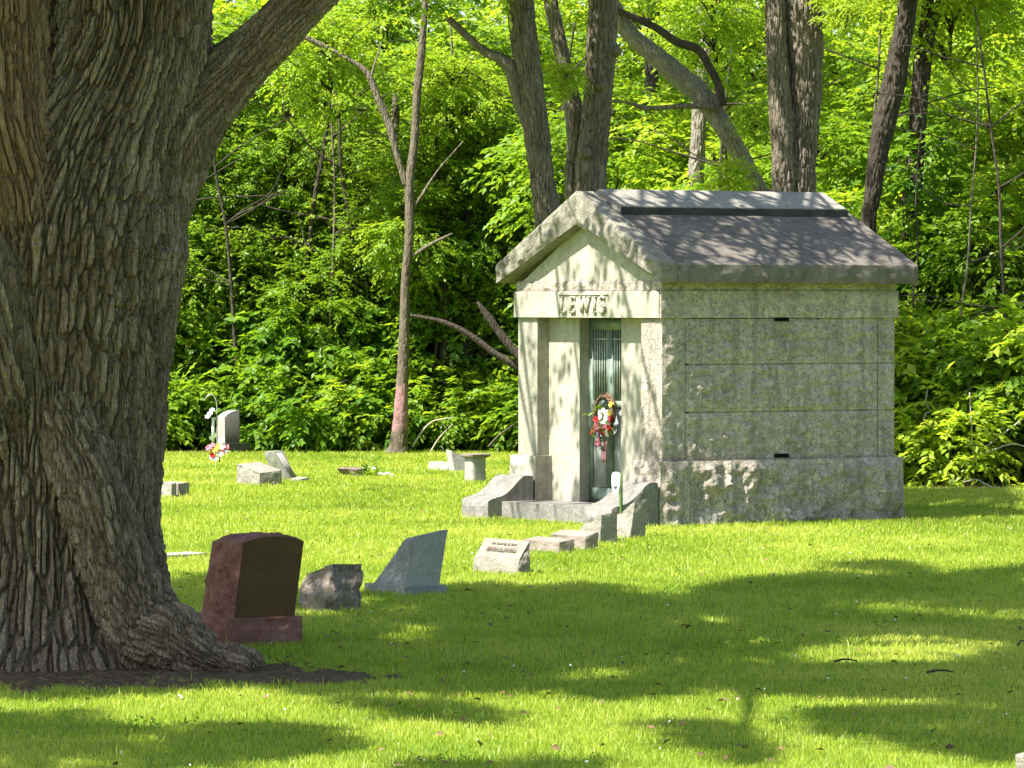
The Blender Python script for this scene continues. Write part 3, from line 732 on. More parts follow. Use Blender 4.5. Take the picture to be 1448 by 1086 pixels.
m1 = marker((727, 814), (735, 790), (750, 806), (749, 765), .74, M['marker'], 'pale slanted grave marker with raised inscription panel, nearest of the row of low stones', (24, 28, 18), {'-x': .02, '-y': .03, '+z': .01, '+y': .02}, 230, G1)
P = fit((727, 814))
a_, b_ = P(735, 790, b=0.), P(749, 765, b=0.)
dv = b_ - a_; nn = nrm(np.cross(dv, [0, 1, 0])); nn = nn if nn[2] > 0 else -nn
def inset(mb, t0, t1, y0, y1, h):
    q = []
    for hh in (-.01, h):
        for t_ in (t0, t1):
            for y in (y0, y1): q.append(a_ + dv * t_ + np.array([0, y, 0]) + nn * hh)
    mb.add(np.array(q), np.array([[0, 1, 3, 2], [4, 6, 7, 5], [0, 4, 5, 1], [2, 3, 7, 6], [0, 2, 6, 4], [1, 5, 7, 3]]))
mb = MB(); inset(mb, .30, .52, .12, .60, .012)
pl = mb.build('inscription_panel', M['marker'], m1)
mb = MB(); rg = np.random.default_rng(4)
for yy in np.arange(.15, .57, .045):
    inset(mb, .34, .48, yy, yy + rg.uniform(.018, .034), .018)
mb.build('lettering', M['brown_stone'], pl)
mb = MB()
for yy in np.arange(.16, .55, .06): inset(mb, .68, .78, yy, yy + rg.uniform(.02, .045), .008)
mb.build('lettering', M['brown_stone'], m1)
marker((790, 784), (791, 767), (812, 779), (812, 762), .66, M['marker_pink'], 'flat topped brownish marker, second in the row of low stones', (18, 24, 12), {'-x': .018, '-y': .012, '+z': .004, '+y': .015}, 231, G1)
marker((826, 779), (828, 759), (846, 772), (846, 752), .62, M['marker_pink'], 'pinkish rough faced marker, third in the row of low stones', (18, 22, 12), {'-x': .03, '-y': .022, '+z': .006, '+y': .015}, 232, G1)
marker((848, 769), (851, 729), (873, 763), (873, 724), .40, M['marker'], 'upright pale stone marker with sloping rough face in front of the white plaque', (18, 22, 20), {'-x': .03, '-y': .012, '+z': .02, '+y': .03}, 233, G1, rear_drop=.13)
marker((889, 762), (898, 710), (912, 760), (916, 705), .40, M['marker'], 'upright pale stone marker beside the mausoleum corner, last in the row', (18, 22, 20), {'-x': .03, '-y': .012, '+z': .02, '+y': .03}, 234, G1, rear_drop=.16)
# stones on the far lawn
G2 = 'old stones scattered on the far lawn'
marker((367, 688), (367, 669), (398, 686), (397, 665), .62, M['marker'], 'squat slanted grey marker with rough front on the sunny far lawn', (20, 20, 16), {'-x': .04, '-y': .014, '+y': .02}, 240, G2, cat='grave marker', rear_drop=-.10)
P = fit((367, 688))
tab = thing('stone_tablet', 'white ribbed tablet tilting backwards beside the squat slanted marker', 'tablet', gnd(412, 680), RZ)
Pt = fit((412, 680))
nb, nb2, nt, nt2 = Pt(410, 680, b=0.), Pt(422, 677, b=0.), Pt(388, 638, b=0.1), Pt(400, 637, b=0.1)
c = C8(down(nb, .03), nt, down(nb + [0, .40, 0], .03), nt + [0, .30, -.02], down(nb2, .03), nt2, down(nb2 + [0, .40, 0], .03), nt2 + [0, .30, -.02])
v, f = hexa(c, (8, 20, 20), {'-x': .01, '+z': .01}, 9, 242, .05, .8, .002); mk('tablet_slab', v, f, M['pale_stone'], tab, smooth=True, sharp=36)
mb = MB()
for k in range(3):
    y = .0 - .004
    p0 = nb2 * .3 + nb * .7 + (nb2 - nb) * k * .22; p1 = nt2 * .3 + nt * .7 + (nt2 - nt) * k * .22
    v, f = tube([p0 + [0, -.003, .02], p1 + [0, -.003, -.03]], [.012, .012], .3, 6); mb.add(v, f)
mb.build('ribs', M['pale_stone'], tab, smooth=True)
marker((424, 682), (424, 678), (437, 681), (437, 675), .3, M['marker'], 'small flat footstone at the foot of the white tablet', (8, 8, 4), {'-x': .006}, 243, None, name='footstone', cat='footstone')
marker((241, 704), (243, 684), (249, 702), (249, 683), .55, M['marker'], 'low pale stone block half hidden by the old tree trunk', (10, 18, 8), {'-x': .01, '-y': .006}, 244, 'pair of stone blocks by the trunk', name='stone_block', cat='stone block')
marker((252, 703), (252, 684), (267, 701), (267, 682), .50, M['marker'], 'low pale stone block, right one of the pair beside the trunk', (10, 18, 8), {'-x': .01, '-y': .006}, 245, 'pair of stone blocks by the trunk', name='stone_block', cat='stone block')
marker((516, 675), (505, 664), (524, 672), (520, 661), .55, M['brown_stone'], 'low brown field stone lying in the grass beside a small plant', (20, 20, 10), {'-x': .05, '-y': .05, '+z': .05, '+y': .05, '+x': .04}, 246, None, name='field_stone', cat='stone', freq=5)
marker((634, 667), (634, 654), (646, 666), (645, 654), .55, M['pale_stone'], 'low pale stone block lying in the far grass', (12, 18, 8), {'-x': .02, '-y': .01, '+z': .012}, 247, None, name='stone_block', cat='stone block')
Pt = fit((660, 668)); sl2 = None
nb, nb2 = Pt(645, 667, b=0.), Pt(664, 665, b=0.); nt, nt2 = Pt(638, 637, b=.12), Pt(664, 649, b=.12)
c = C8(down(nb), nt, down(nb + [0, .16, 0]), nt + [0, .14, .01], down(nb2), nt2, down(nb2 + [0, .16, 0]), nt2 + [0, .14, .01])
stone('stone_slab', 'pale tilted stone slab leaning behind the pedestal urn', 'stone slab', (660, 668), M['pale_stone'], c, (14, 6, 14), {'+z': .01}, 9, 248)
# pedestal with a dished top
pd = gnd(672, 682); ped = thing('pedestal', 'short pale stone pedestal with a flared flat top standing on the far lawn', 'pedestal', pd, RZ)
s = FPX / pd[1]; hP = 40 / s
def sq_lathe(prof, seg=36, pw=4.0):
    vs_ = []; a = np.linspace(0, 2 * np.pi, seg, endpoint=False)
    for r, z in prof:
        k = (np.abs(np.cos(a)) ** pw + np.abs(np.sin(a)) ** pw) ** (-1 / pw)
        vs_.append(np.stack([r * k * np.cos(a), r * k * np.sin(a), np.full(seg, z)], 1))
    n = len(prof); X = np.concatenate(vs_); I = np.arange(n * seg).reshape(n, seg); J = np.roll(I, -1, 1)
    F = np.stack([I[:-1].ravel(), J[:-1].ravel(), J[1:].ravel(), I[1:].ravel()], 1)
    return X, [F, np.array([list(I[0][::-1])]), np.array([list(I[-1])])]
v, f = sq_lathe([(.118, -.05), (.118, .02), (.114, .10), (.112, hP * .5), (.115, hP * .86)], 36, 7); mk('shaft', v, f, M['pale_stone'], ped, smooth=True, sharp=40)
v, f = sq_lathe([(.115, hP * .86), (.14, hP * .89), (.165, hP * .93), (.172, hP), (.14, hP + .005), (.09, hP - .02)], 36, 6.0); mk('flared_top', v, f, M['marker_pink'], ped, smooth=True, sharp=40)
# flat white footstone by the trunk
marker((225, 790), (225, 786), (290, 786), (290, 782), .35, M['pale_stone'], 'flat white ground level stone behind the red headstone', (16, 12, 2), {'+z': .004}, 250, None, name='flat_stone', cat='flat stone')
# grey stone corner peeking in at the frame edge
marker((1500, 1104), (1497, 1074), (1540, 1098), (1540, 1064), .35, M['marker'], 'grey stone edge at the lower right corner of the lawn', (16, 14, 10), {'-x': .02, '-y': .02}, 251, None, name='grave_marker')
# polished grey monument by the wood
pm = gnd(318, 641); mon = thing('monument', 'upright grey granite monument with curved top and dark polished face before the bushes', 'monument', pm, RZ)
Pf = fit((318, 641))
a0, b0 = Pf(318, 628, b=0.0), Pf(338, 628, b=.0); W_ = .24; zb = .16; ztL = Pf(318, 590, b=0)[2]; ztR = Pf(338, 580, b=0)[2]
nX, nZ = 14, 12; pr = []
for i in range(nX + 1):
    t_ = i / nX; pr.append((a0[0] + (b0[0] - a0[0]) * t_, ztL + (ztR - ztL) * math.sin(t_ * math.pi / 2) ** .7))
vv = []; 
for y in (0., W_):
    for x, z in pr: vv += [(x, y, zb), (x, y, z)]
vv = np.array(vv); nP = (nX + 1) * 2; fs = []
for i in range(nX):
    b = i * 2; fs += [[b, b + 2, b + 3, b + 1], [nP + b, nP + b + 1, nP + b + 3, nP + b + 2], [b + 1, b + 3, nP + b + 3, nP + b + 1], [b, nP + b, nP + b + 2, b + 2]]
fs += [[0, 1, nP + 1, nP], [nP - 2, 2 * nP - 2, 2 * nP - 1, nP - 1]]
mk('stone_body', vv, np.array(fs), M['pale_stone'], mon, smooth=True, sharp=30)
fv = []; 
for x, z in pr: fv += [(min(max(x, a0[0] + .012), b0[0] - .008), -.006, zb + .012), (min(max(x, a0[0] + .012), b0[0] - .008), -.006, z - .014)]
fv = np.array(fv); fv = np.vstack([fv, fv + [0, .010, 0]]); n2 = len(fv) // 2; fs = []
for i in range(nX):
    b = i * 2; fs += [[b, b + 2, b + 3, b + 1], [b + 1, b + 3, n2 + b + 3, n2 + b + 1]]
mk('polished_face', fv, np.array(fs), M['grey_polish'], mon)
v, f = hexa(box(a0[0] - .04, b0[0] + .14, -.07, W_ + .1, -.06, zb), (10, 8, 4), {'-y': .01, '-x': .01}, 9, 260); mk('base', v, f, M['grey_polish'], mon, smooth=True, sharp=36)
# ------------------------------------------------------------------ small things
M['white_paint'] = simple('white_enamel', (.78, .78, .75), .4, .05, 12, .4, .05)
M['black_paint'] = simple('black_print', (.02, .02, .02), .5, .1, 12)
M['green_post'] = simple('green_painted_stake', (.07, .13, .035), .5, .25, 20)
M['metal_pale'] = simple('pale_bare_metal', (.45, .45, .43), .4, .15, 20, .5, .05, **{'Metallic': .6})
M['red_petal'] = simple('red_petals', (.55, .03, .04), .6, .3, 40)
M['pink_petal'] = simple('pink_petals', (.62, .22, .27), .6, .25, 40)
M['white_petal'] = simple('white_petals', (.75, .72, .70), .6, .1, 40)
M['yellow_petal'] = simple('yellow_petals', (.70, .56, .08), .6, .2, 40)
M['purple_petal'] = simple('dusky_purple_petals', (.20, .07, .16), .6, .25, 40)
M['twig'] = simple('wreath_twigs', (.13, .075, .045), .8, .4, 30)
M['ribbon'] = simple('dusky_ribbon', (.33, .17, .17), .5, .2, 30)
pp = gnd(878, 752); pq = thing('plaque_stake', 'white plaque with a black heart mark on a green stake', 'plaque', pp, RZ)
k = FPX / pp[1]
hS = (752 - 669) / k
v, f = hexa(box(-.010, .016, -.010, .016, -.1, hS - .0), (1, 1, 4), {}, 8, 0, 0, 0, .0005); mk('stake', v, f, M['green_post'], pq)
hw, h0, h1 = .145, hS - .225, hS + .01
mb = MB(); out = []
for t_ in np.linspace(0, 2 * np.pi, 48, endpoint=False):
    c_, s_ = math.cos(t_), math.sin(t_); kk = (abs(c_) ** 4 + abs(s_) ** 4) ** -.25
    zz = (h0 + h1) / 2 + (h1 - h0) / 2 * kk * s_; wd_ = hw * (.78 + .22 * sstep(h0, h0 + .14, np.array([zz]))[0])
    out.append((wd_ * kk * c_ * .5, zz))
v = np.array([(-.030, y + .06, z) for y, z in out] + [(-.013, y + .06, z) for y, z in out]); n = len(out)
mb.add(v, [list(range(n))[::-1] if False else list(range(n)), list(range(2 * n - 1, n - 1, -1))] + [[i, i + n, (i + 1) % n + n, (i + 1) % n] for i in range(n)])
pla = mb.build('plate', M['white_paint'], pq, smooth=True, sharp=30)
mb = MB(); ht = []
for t_ in np.linspace(0, 2 * np.pi, 28, endpoint=False):
    ht.append((16 * math.sin(t_) ** 3 / 16, (13 * math.cos(t_) - 5 * math.cos(2 * t_) - 2 * math.cos(3 * t_) - math.cos(4 * t_)) / 16))
zc_ = (h0 + h1) / 2 - .045
hv = [(-.0335, .055 - y * .030, zc_ + z * .022) for y, z in ht]; n = len(hv)
mb.add(np.array(hv + [(-.029, q[1], q[2]) for q in hv]), [list(range(n))] + [[i, i + n, (i + 1) % n + n, (i + 1) % n] for i in range(n)])
dbox(mb, -.0335, -.029, .034, .048, zc_ + .012, zc_ + .095); dbox(mb, -.0335, -.029, .037, .045, zc_ - .05, zc_ - .022)
mb.build('heart_mark', M['black_paint'], pla)
# flowers
def flower(mb, c, nrm_, r, rng, petals=6):
    nrm_ = nrm(np.array(nrm_, float)); s = nrm(np.cross(nrm_, [.3, .2, .9])); u = np.cross(s, nrm_)
    for layer, (rr_, lift) in enumerate(((1.0, .15), (.62, .38))):
        for i in range(petals):
            a = 2 * np.pi * (i + .5 * layer) / petals + rng.uniform(-.15, .15); d = s * math.cos(a) + u * math.sin(a); e_ = np.cross(nrm_, d)
            p = np.array([c, c + d * r * rr_ * .6 + e_ * r * .36 + nrm_ * r * lift, c + d * r * rr_ + nrm_ * r * (lift + .12), c + d * r * rr_ * .6 - e_ * r * .36 + nrm_ * r * lift])
            mb.add(p, np.array([[0, 1, 2], [0, 2, 3]]))
wr = thing('wreath', 'twig wreath with red, pink and white flowers hanging on the mausoleum door', 'wreath', None or (0, 0, 0))
wr.scale = (.9, .9, .9); wloc = O + U * (xd - .06) + V * (yd0 + .42) + np.array([0, 0, 1.19]); wr.location = wloc; wr.rotation_euler = (0, 0, RZ)
rg = np.random.default_rng(77); mb = MB()
for k_ in range(9):
    ph = rg.uniform(0, 6.28); pts = []
    for t_ in np.linspace(0, 2 * np.pi, 41):
        tw = .024 * math.cos(5 * t_ + ph); rr_ = .20 + .020 * math.sin(6 * t_ + ph)
        pts.append((tw - .01, math.cos(t_) * rr_ * 1.02, math.sin(t_) * rr_ * 1.15))
    v, f = tube(pts, [.011] * 41, .03, 6); mb.add(v, f)
mb.build('twig_ring', M['twig'], wr, smooth=True)
for nm, ct, rng_y, rng_z, r in (('red_petal', 9, (-.24, .22), (-.26, -.02), .06), ('pink_petal', 14, (-.18, .14), (-.38, -.12), .055), ('white_petal', 12, (-.20, .10), (-.38, .06), .042), ('purple_petal', 8, (-.14, .15), (-.40, -.2), .05), ('yellow_petal', 4, (-.24, -.14), (0.0, .12), .055)):
    for _ in range(ct):
        mb = MB()
        y, z = rg.uniform(*rng_y), rg.uniform(*rng_z)
        if z < -.25: y *= .6
        flower(mb, np.array([-.05 + rg.uniform(-.03, .02), y, z]), (-1, rg.uniform(-.5, .5), rg.uniform(-.3, .7)), r * .8, rg)
        mb.build('flower', M[nm], wr)
X, F, tt = spray_leaves(np.stack([np.full(14, -.03), rg.uniform(-.2, .2, 14), rg.uniform(-.35, .05, 14)], 1), np.stack([np.full(14, -.3), rg.normal(0, 1, 14), rg.normal(0, 1, 14)], 1), 5, .07, rg, .14)
mk('leaves', X, F, M['leaf_d'], wr, attrs={'tint': tt})
mb = MB()
for y in (-.03, -.09):
    P_ = [(-.06, y, -.34), (-.07, y - .02, -.46), (-.05, y - .015, -.60)]
    for a_q, b_q in zip(P_[:-1], P_[1:]):
        dbox(mb, a_q[0] - .004, a_q[0] + .004, min(a_q[1], b_q[1]) - .022, max(a_q[1], b_q[1]) + .022, b_q[2], a_q[2])
mb.build('ribbon', M['ribbon'], wr)
# shepherd hook and bouquet by the monument
ph = gnd(305, 645); hk = thing('shepherd_hook', 'thin curved metal shepherd hook standing beside the grey monument', 'hook', ph, 0)
k = FPX / ph[1]; hh = (645 - 575) / k
pts = [(0, 0, -.1), (0, 0, hh)] + [(-.10 + .10 * math.cos(a), 0, hh + .20 * math.sin(a)) for a in np.linspace(.15, 2.6, 10)]
v, f = tube([(0.02, 0, -.1), (.02, 0, hh * .5)] + [(.02 + p[0], p[1], p[2]) for p in pts[1:]], [.008] * (len(pts) + 1), .05, 6); mk('hook_rod', v, f, M['metal_pale'], hk, smooth=True)
mb = MB(); rg = np.random.default_rng(9)
dbox(mb, -.06, -.02, -.02, .02, .22, hh * .78)
mb.build('white_post', M['white_paint'], hk)
mb = MB()
for q in ((-.08, .80), (-.12, .74), (-.05, .86)): flower(mb, np.array([q[0], -.04, hh * q[1] + .05]), (-.4, -1, .5), .05, rg)
mb.build('white_bow', M['white_petal'], hk)
pb = gnd(308, 656); bq = thing('bouquet', 'small artificial bouquet of white, yellow and red flowers in front of the grey monument', 'bouquet', pb, 0)
v, f = tube([(.02, 0, -.05), (.04, 0, .2)], [.012, .012], .2, 6); mk('stem', v, f, M['green_post'], bq)
for nm, lst in (('white_petal', [(.06, .34), (.08, .26), (-.02, .18), (.12, .20), (-.08, .10), (-.03, .08), (.05, .15)]), ('yellow_petal', [(-.01, .23), (-.05, .20), (.01, .26)]), ('red_petal', [(.10, .19), (-.08, .13)]), ('pink_petal', [(-.08, .27), (-.13, .24), (.13, .25)])):
    for q in lst:
        mb = MB(); flower(mb, np.array([q[0], -.05 + rg.uniform(-.03, .03), q[1]]), (rg.uniform(-.6, .2), -1, .5), .055, rg)
        mb.build('flower', M[nm], bq)
# small plant beside the field stone, fallen petals
pl_ = gnd(523, 675); plant = thing('small_plant', 'little dark green plant with white petals beside the brown field stone', 'plant', pl_, 0)
rg = np.random.default_rng(31)
X, F, tt = spray_leaves(np.concatenate([rg.normal(0, .06, (26, 2)), np.abs(rg.normal(.04, .05, (26, 1)))], 1), np.stack([rg.normal(0, 1, 26), rg.normal(0, 1, 26), np.abs(rg.normal(.6, .5, 26))], 1), 6, .07, rg, .17)
mk('foliage', X, F, M['leaf_d'], plant, attrs={'tint': tt})
for q in ((.14, .05), (.20, .04), (.24, .05), (.05, .12), (.30, .03)):
    mb = MB(); flower(mb, np.array([q[0], -.03, q[1]]), (0, -.4, 1), .035, rg); mb.build('flower', M['white_petal'], plant)
mb = MB(); n = 110
yy = rg.uniform(25, 78, n); xx_ = rg.uniform(-1, 1, n) * yy * .102
for x, y in zip(xx_, yy):
    if soil_in(np.array(x), np.array(y)) > 1: flower(mb, np.array([x, y, .045 + .02 * rg.random()]), (rg.normal(0, .4), -.5, 1), .006 + .006 * rg.random(), rg, 4)
tag(mb.build('clover_flowers', M['white_petal']), 'tiny white clover flowers dotted through the lawn', 'clover', kind='stuff')
# ------------------------------------------------------------------ the big old tree at the left
def pxpath(lst, d):
    P = np.array([at(x, y, d + (q[0] if q else 0)) for x, y, r, *q in lst]); R = np.array([r / FPX * d for x, y, r, *q in lst]); return P, R
DT = 32.9
base = at(50, 955, DT); base[2] = 0
bt_ = thing('old_tree', 'huge old tree with deeply furrowed grey bark and forked trunk, close by in the shade', 'tree', base)
def big(name, lst, seed, mat, step=.010, seg=620, depth=.05, cell=.043, low=.05, d=DT, ext=None, stretch=9.0):
    P, R = pxpath(lst, d)
    if ext is not None: P = np.vstack([P, ext[0]]); R = np.concatenate([R, ext[1]])
    bd = bark_disp(seed, depth, cell, stretch, low)
    v, f = tube(P - base, R, step, seg, bd); return mk(name, v, f, mat, bt_, smooth=True, attrs={'plate': np.concatenate([bd.cid, [.5, .5]])})
tl = [(45, 985, 285), (50, 960, 262), (52, 930, 240), (54, 900, 216), (55, 860, 192), (56, 800, 175), (56, 740, 168), (56, 640, 168), (57, 560, 173), (60, 480, 179), (64, 400, 186), (72, 320, 193), (100, 230, 172), (146, 130, 138), (178, 30, 120), (188, -140, 112), (205, -420, 95)]
big('trunk', tl, 1, M['bark_big'], .0095, 860, .060, .043, .03)
big('limb', [(185, 360, 40), (210, 285, 62), (250, 195, 58), (305, 124, 46), (365, 66, 38), (432, 0, 33), (520, -75, 30), (700, -180, 26)], 3, M['bark_big'], .009, 250, .026, .034, .02)
big('limb', [(40, 400, 50, -.35), (25, 300, 84, -.5), (0, 190, 86, -.55), (-10, 90, 80, -.5), (-14, 0, 76, -.45), (-30, -200, 70, -.3)], 4, M['bark_warm'], .010, 420, .045, .042, .03)
big('limb', [(20, 700, 60, -.25), (-20, 560, 110, -.45), (-60, 420, 130, -.5), (-110, 300, 120, -.4), (-190, 150, 100, -.3), (-300, 0, 90, 0)], 5, M['bark_big'], .014, 240)
v, f = tube(np.array([at(80, 560, 32.3), at(190, 850, 32.15), at(245, 905, 32.0), at(295, 935, 31.95), at(322, 946, 31.95), at(348, 951, 31.93), at(366, 962, 31.93)]) - base, [.2, .26, .24, .17, .19, .16, .06], .012, 160, (bd := bark_disp(6, .035, .042, 4, .07))); mk('root', v, f, M['bark_big'], bt_, smooth=True, attrs={'plate': np.concatenate([bd.cid, [.5, .5]])})
for i, q in enumerate(([(90, 900), (110, 945), (135, 968)], [(10, 900), (-10, 945), (-40, 975)], [(170, 910), (205, 950), (240, 968)])):
    P_ = np.array([at(x, y, 32.25 - .12 * j) for j, (x, y) in enumerate(q)]) - base
    P_[-1][2] = .01
    v, f = tube(P_, [.22, .17, .07], .014, 110, (bd := bark_disp(7 + i, .028, .048, 5, .05))); mk('root', v, f, M['bark_big'], bt_, smooth=True, attrs={'plate': np.concatenate([bd.cid, [.5, .5]])})
rg = np.random.default_rng(41)
# crown: sprays fill the canopy; each spray hangs on the sun's path to a shaded spot of lawn
def inpoly(px, py, poly):
    r = np.zeros(px.shape, bool); n = len(poly); j = n - 1
    for i in range(n):
        xi, yi = poly[i]; xj_, yj = poly[j]
        c_ = ((yi > py) != (yj > py)) & (px < (xj_ - xi) * (py - yi) / (yj - yi + 1e-9) + xi); r ^= c_; j = i
    return r
SH = [[(-40, 830), (235, 826), (300, 812), (420, 838), (515, 840), (640, 828), (700, 826), (760, 838), (830, 828), (900, 836), (1010, 830), (1060, 820), (1140, 812), (1200, 800), (1270, 794), (1340, 818), (1448, 800), (1520, 800), (1520, 1012), (1448, 1000), (1300, 992), (1200, 984), (1100, 986), (950, 984), (850, 990), (760, 974), (640, 984), (560, 974), (480, 985), (380, 972), (200, 985), (-40, 990)],
      [(-40, 1012), (120, 1002), (160, 1030), (330, 1024), (480, 1030), (520, 1060), (420, 1072), (330, 1090), (-40, 1110)],
      [(470, 985), (600, 988), (720, 1008), (700, 1026), (560, 1010)], [(920, 1022), (1010, 1018), (1090, 1056), (1070, 1082), (980, 1052)],
      [(1150, 1005), (1300, 998), (1520, 1000), (1520, 1080), (1340, 1070), (1250, 1045), (1170, 1040)], [(600, 1078), (900, 1076), (900, 1110), (600, 1110)]]
LT = [(1240, 926, 150, 15, .97), (1000, 908, 120, 14, .85), (1000, 880, 60, 9, .7), (1410, 872, 60, 9, .8), (1280, 858, 70, 9, .5), (300, 945, 60, 10, .3), (700, 870, 50, 8, .4), (520, 915, 40, 8, .4), (870, 950, 60, 8, .4), (1310, 1030, 60, 8, .6), (820, 890, 60, 8, .4), (655, 930, 40, 7, .35)]
def shade(px, py, g):
    w = 9 * fbm(np.stack([g[:, 0] * 1.5, g[:, 1] * 1.0, 0 * px], 1), 3, 71)
    s = np.zeros(len(px))
    for i, p in enumerate(SH): s = np.maximum(s, inpoly(px + w, py + w * .6, p) * (1.0 if i == 0 else .75))
    for cx, cy_, rx, ry, a in LT:
        e = ((px + w * 2 - cx) / rx) ** 2 + ((py + w * .5 - cy_) / ry) ** 2; s = s * (1 - a * sstep(1.3, .6, e))
    gap = fbm(np.stack([g[:, 0] * 1.5 + 5, g[:, 1] * .75, 0 * px], 1), 3, 93)
    return s * (.12 + .88 * sstep(-.40, -.14, gap))
def lift(g, h): return g + SUN[None, :] * (h / SUN[2])[:, None]
N = 46000; g = np.stack([rg.uniform(-4.6, 5.2, N), rg.uniform(23.5, 47, N), 0 * np.zeros(N)], 1)
px, py = to_px(g); pr = shade(px, py, g)
g = g[rg.random(N) < pr * .92]
NT_ = 2000; gt = np.stack([rg.uniform(-4.6, -1.4, NT_), rg.uniform(31.0, 33.0, NT_), rg.uniform(.2, 5.2, NT_)], 1)
hgt = 7.0 + 3.2 * rg.random(len(g)) ** 1.2; hgt2 = np.maximum(6.2 - gt[:, 2], 1.2) + 3.4 * rg.random(NT_)
cp_ = np.concatenate([lift(g, hgt), lift(gt, hgt2)])
cp_ = cp_[(to_px(cp_)[1] < -50)]
keep = np.ones(len(cp_), bool)
d_ = rg.normal(0, 1, cp_.shape) * np.array([1, 1, .3]) + nrm(cp_ - np.array([-2.8, 33, 6.5])) * .7
X, F, tt = spray_leaves(cp_ - d_ / np.linalg.norm(d_, axis=1, keepdims=True) * .2, d_, 7, .15, rg, .42, .25)
mk('crown', X - base, F, M['leaf'], bt_, attrs={'tint': tt})
print('canopy sprays', len(cp_), 'leaves', len(F) // 2)
tg = cp_[rg.choice(len(cp_), 26, replace=False)]
for q in tg:
    st = np.array([-2.55, 33.0, 6.0]) + rg.normal(0, .2, 3)
    mid = st * .5 + q * .5 + np.array([0, 0, .5]) + rg.normal(0, .25, 3)
    v, f = tube(np.array([st, mid, q]) - base, [.11, .07, .02], .2, 8); mk('branch', v, f, M['bark_mid'], bt_, smooth=True)
# ------------------------------------------------------------------ trees of the wood
def bgtrunk(lst, d, root, mat, seed, name='trunk', seg=90, step=.03, depth=.022, cell=.042, to_ground=None, up=None, low=.02):
    P = [at(x, y, d + (q[0] if q else 0)) for x, y, w, *q in lst]; R = [w * .5 / FPX * d for x, y, w, *q in lst]
    if to_ground: P.append(np.array([P[-1][0] + to_ground[0], d, -.1])); R.append(R[-1] * to_ground[1])
    if up: P.insert(0, P[0] + np.array(up[:3])); R.insert(0, R[0] * up[3])
    P = np.array(P); rb = np.array(root.location)
    v, f = tube(P - rb, R, step, seg, bark_disp(seed, depth, cell, 6, low)); return mk(name, v, f, mat, root, smooth=True)
def gx_(px, d): p = at(px, 500, d); return np.array([p[0], d, 0])
TR = []
tA = thing('leaning_tree', 'tall bare trunk leaning left behind the mausoleum roof, left of the forked trunk', 'tree', gx_(800, 60)); TR.append(tA)
bgtrunk([(733, -30, 41), (737, 20, 40), (744, 75, 39), (752, 138, 36), (760, 200, 36), (768, 262, 36), (776, 330, 38)], 60, tA, M['bark_mid'], 301, to_ground=(.25, 1.25), up=(-.2, 0, 3.5, .7))
bgtrunk([(634, 26, 10), (655, 46, 13), (681, 70, 15), (708, 84, 17), (722, 98, 19), (733, 140, 18), (745, 180, 10)], 60, tA, M['bark_mid'], 302, 'limb', 40, .03, .006)
tB = thing('forked_tree', 'tall knotty trunk behind the gable peak, a second stem joining its left', 'tree', gx_(838, 61)); TR.append(tB)
bgtrunk([(853, -30, 38), (852, 20, 40), (850, 65, 42), (847, 120, 40), (843, 170, 41), (838, 220, 43), (835, 280, 43)], 61, tB, M['bark_mid'], 303, to_ground=(0, 1.2), up=(.1, 0, 3.5, .7))
bgtrunk([(776, -30, 20), (782, 20, 21), (792, 65, 23), (801, 110, 25), (810, 150, 27), (813, 190, 22), (811, 230, 20), (810, 280, 20)], 61.3, tB, M['bark_mid'], 304, 'stem', 50, .035, .009, to_ground=(.1, 1.2), up=(-.3, 0, 3.5, .7))
for (x, y, r) in ((869, 72, 9), (849, 121, 6), (828, 216, 9)):
    c_ = at(x, y, 61 - (.30 if x < 860 else .12)) - np.array(tB.location); rr_ = .75 * r / FPX * 61
    P_ = np.array([c_ + [0, .1, -rr_], c_ + [0, -.02, 0], c_ + [0, .1, rr_]])
    v, f = tube(np.array([c_ + [0, .12, 0], c_ + [0, .0, 0], c_ + [0, -.03, 0]]), [rr_ * 1.5, rr_, rr_ * .4], .012, 24, bark_disp(305, .006, .02, 2, .01)); mk('knot', v, f, M['bark_mid'], tB, smooth=True)
tE = thing('fallen_tree', 'dead barkless pale tree leaning steeply over behind the mausoleum roof with broken side branches', 'dead tree', gx_(1110, 66)); TR.append(tE)
bgtrunk([(866, 8, 22), (893, 50, 25), (921, 74, 28), (949, 98, 29), (990, 133, 30), (1018, 171, 26), (1042, 212, 24), (1062, 245, 20), (1080, 278, 18), (1098, 315, 18)], 66, tE, M['bark_pale'], 310, 'trunk', 70, .03, .016, .04, to_ground=(.25, 1.3), up=(-.5, 0, .8, .7))
bgtrunk([(866, 12, 9), (895, 24, 10), (929, 40, 11), (958, 60, 12), (987, 70, 12), (1003, 95, 12), (1016, 121, 12), (1022, 150, 12)], 65.8, tE, M['bark_dark'], 311, 'limb', 24, .03, .004, .02)
bgtrunk([(866, 142, 3), (890, 146, 4), (915, 153, 7), (955, 151, 8), (990, 150, 9), (1010, 152, 9)], 65.8, tE, M['bark_mid'], 312, 'limb', 24, .03, .003, .02)
tD = thing('slender_tree', 'slender grey trunk seen between the dead leaning tree and the thick twin trunk', 'tree', gx_(985, 72)); TR.append(tD)
bgtrunk([(996, -30, 24), (997, 20, 25), (1000, 60, 26), (992, 110, 22), (988, 170, 21), (986, 220, 22), (984, 280, 22)], 72, tD, M['bark_pale'], 313, seg=48, to_ground=(0, 1.2), up=(0, 0, 3, .7))
tF = thing('twin_trunk_tree', 'thick furrowed twin trunk rising behind the right half of the mausoleum roof', 'tree', gx_(1122, 64)); TR.append(tF)
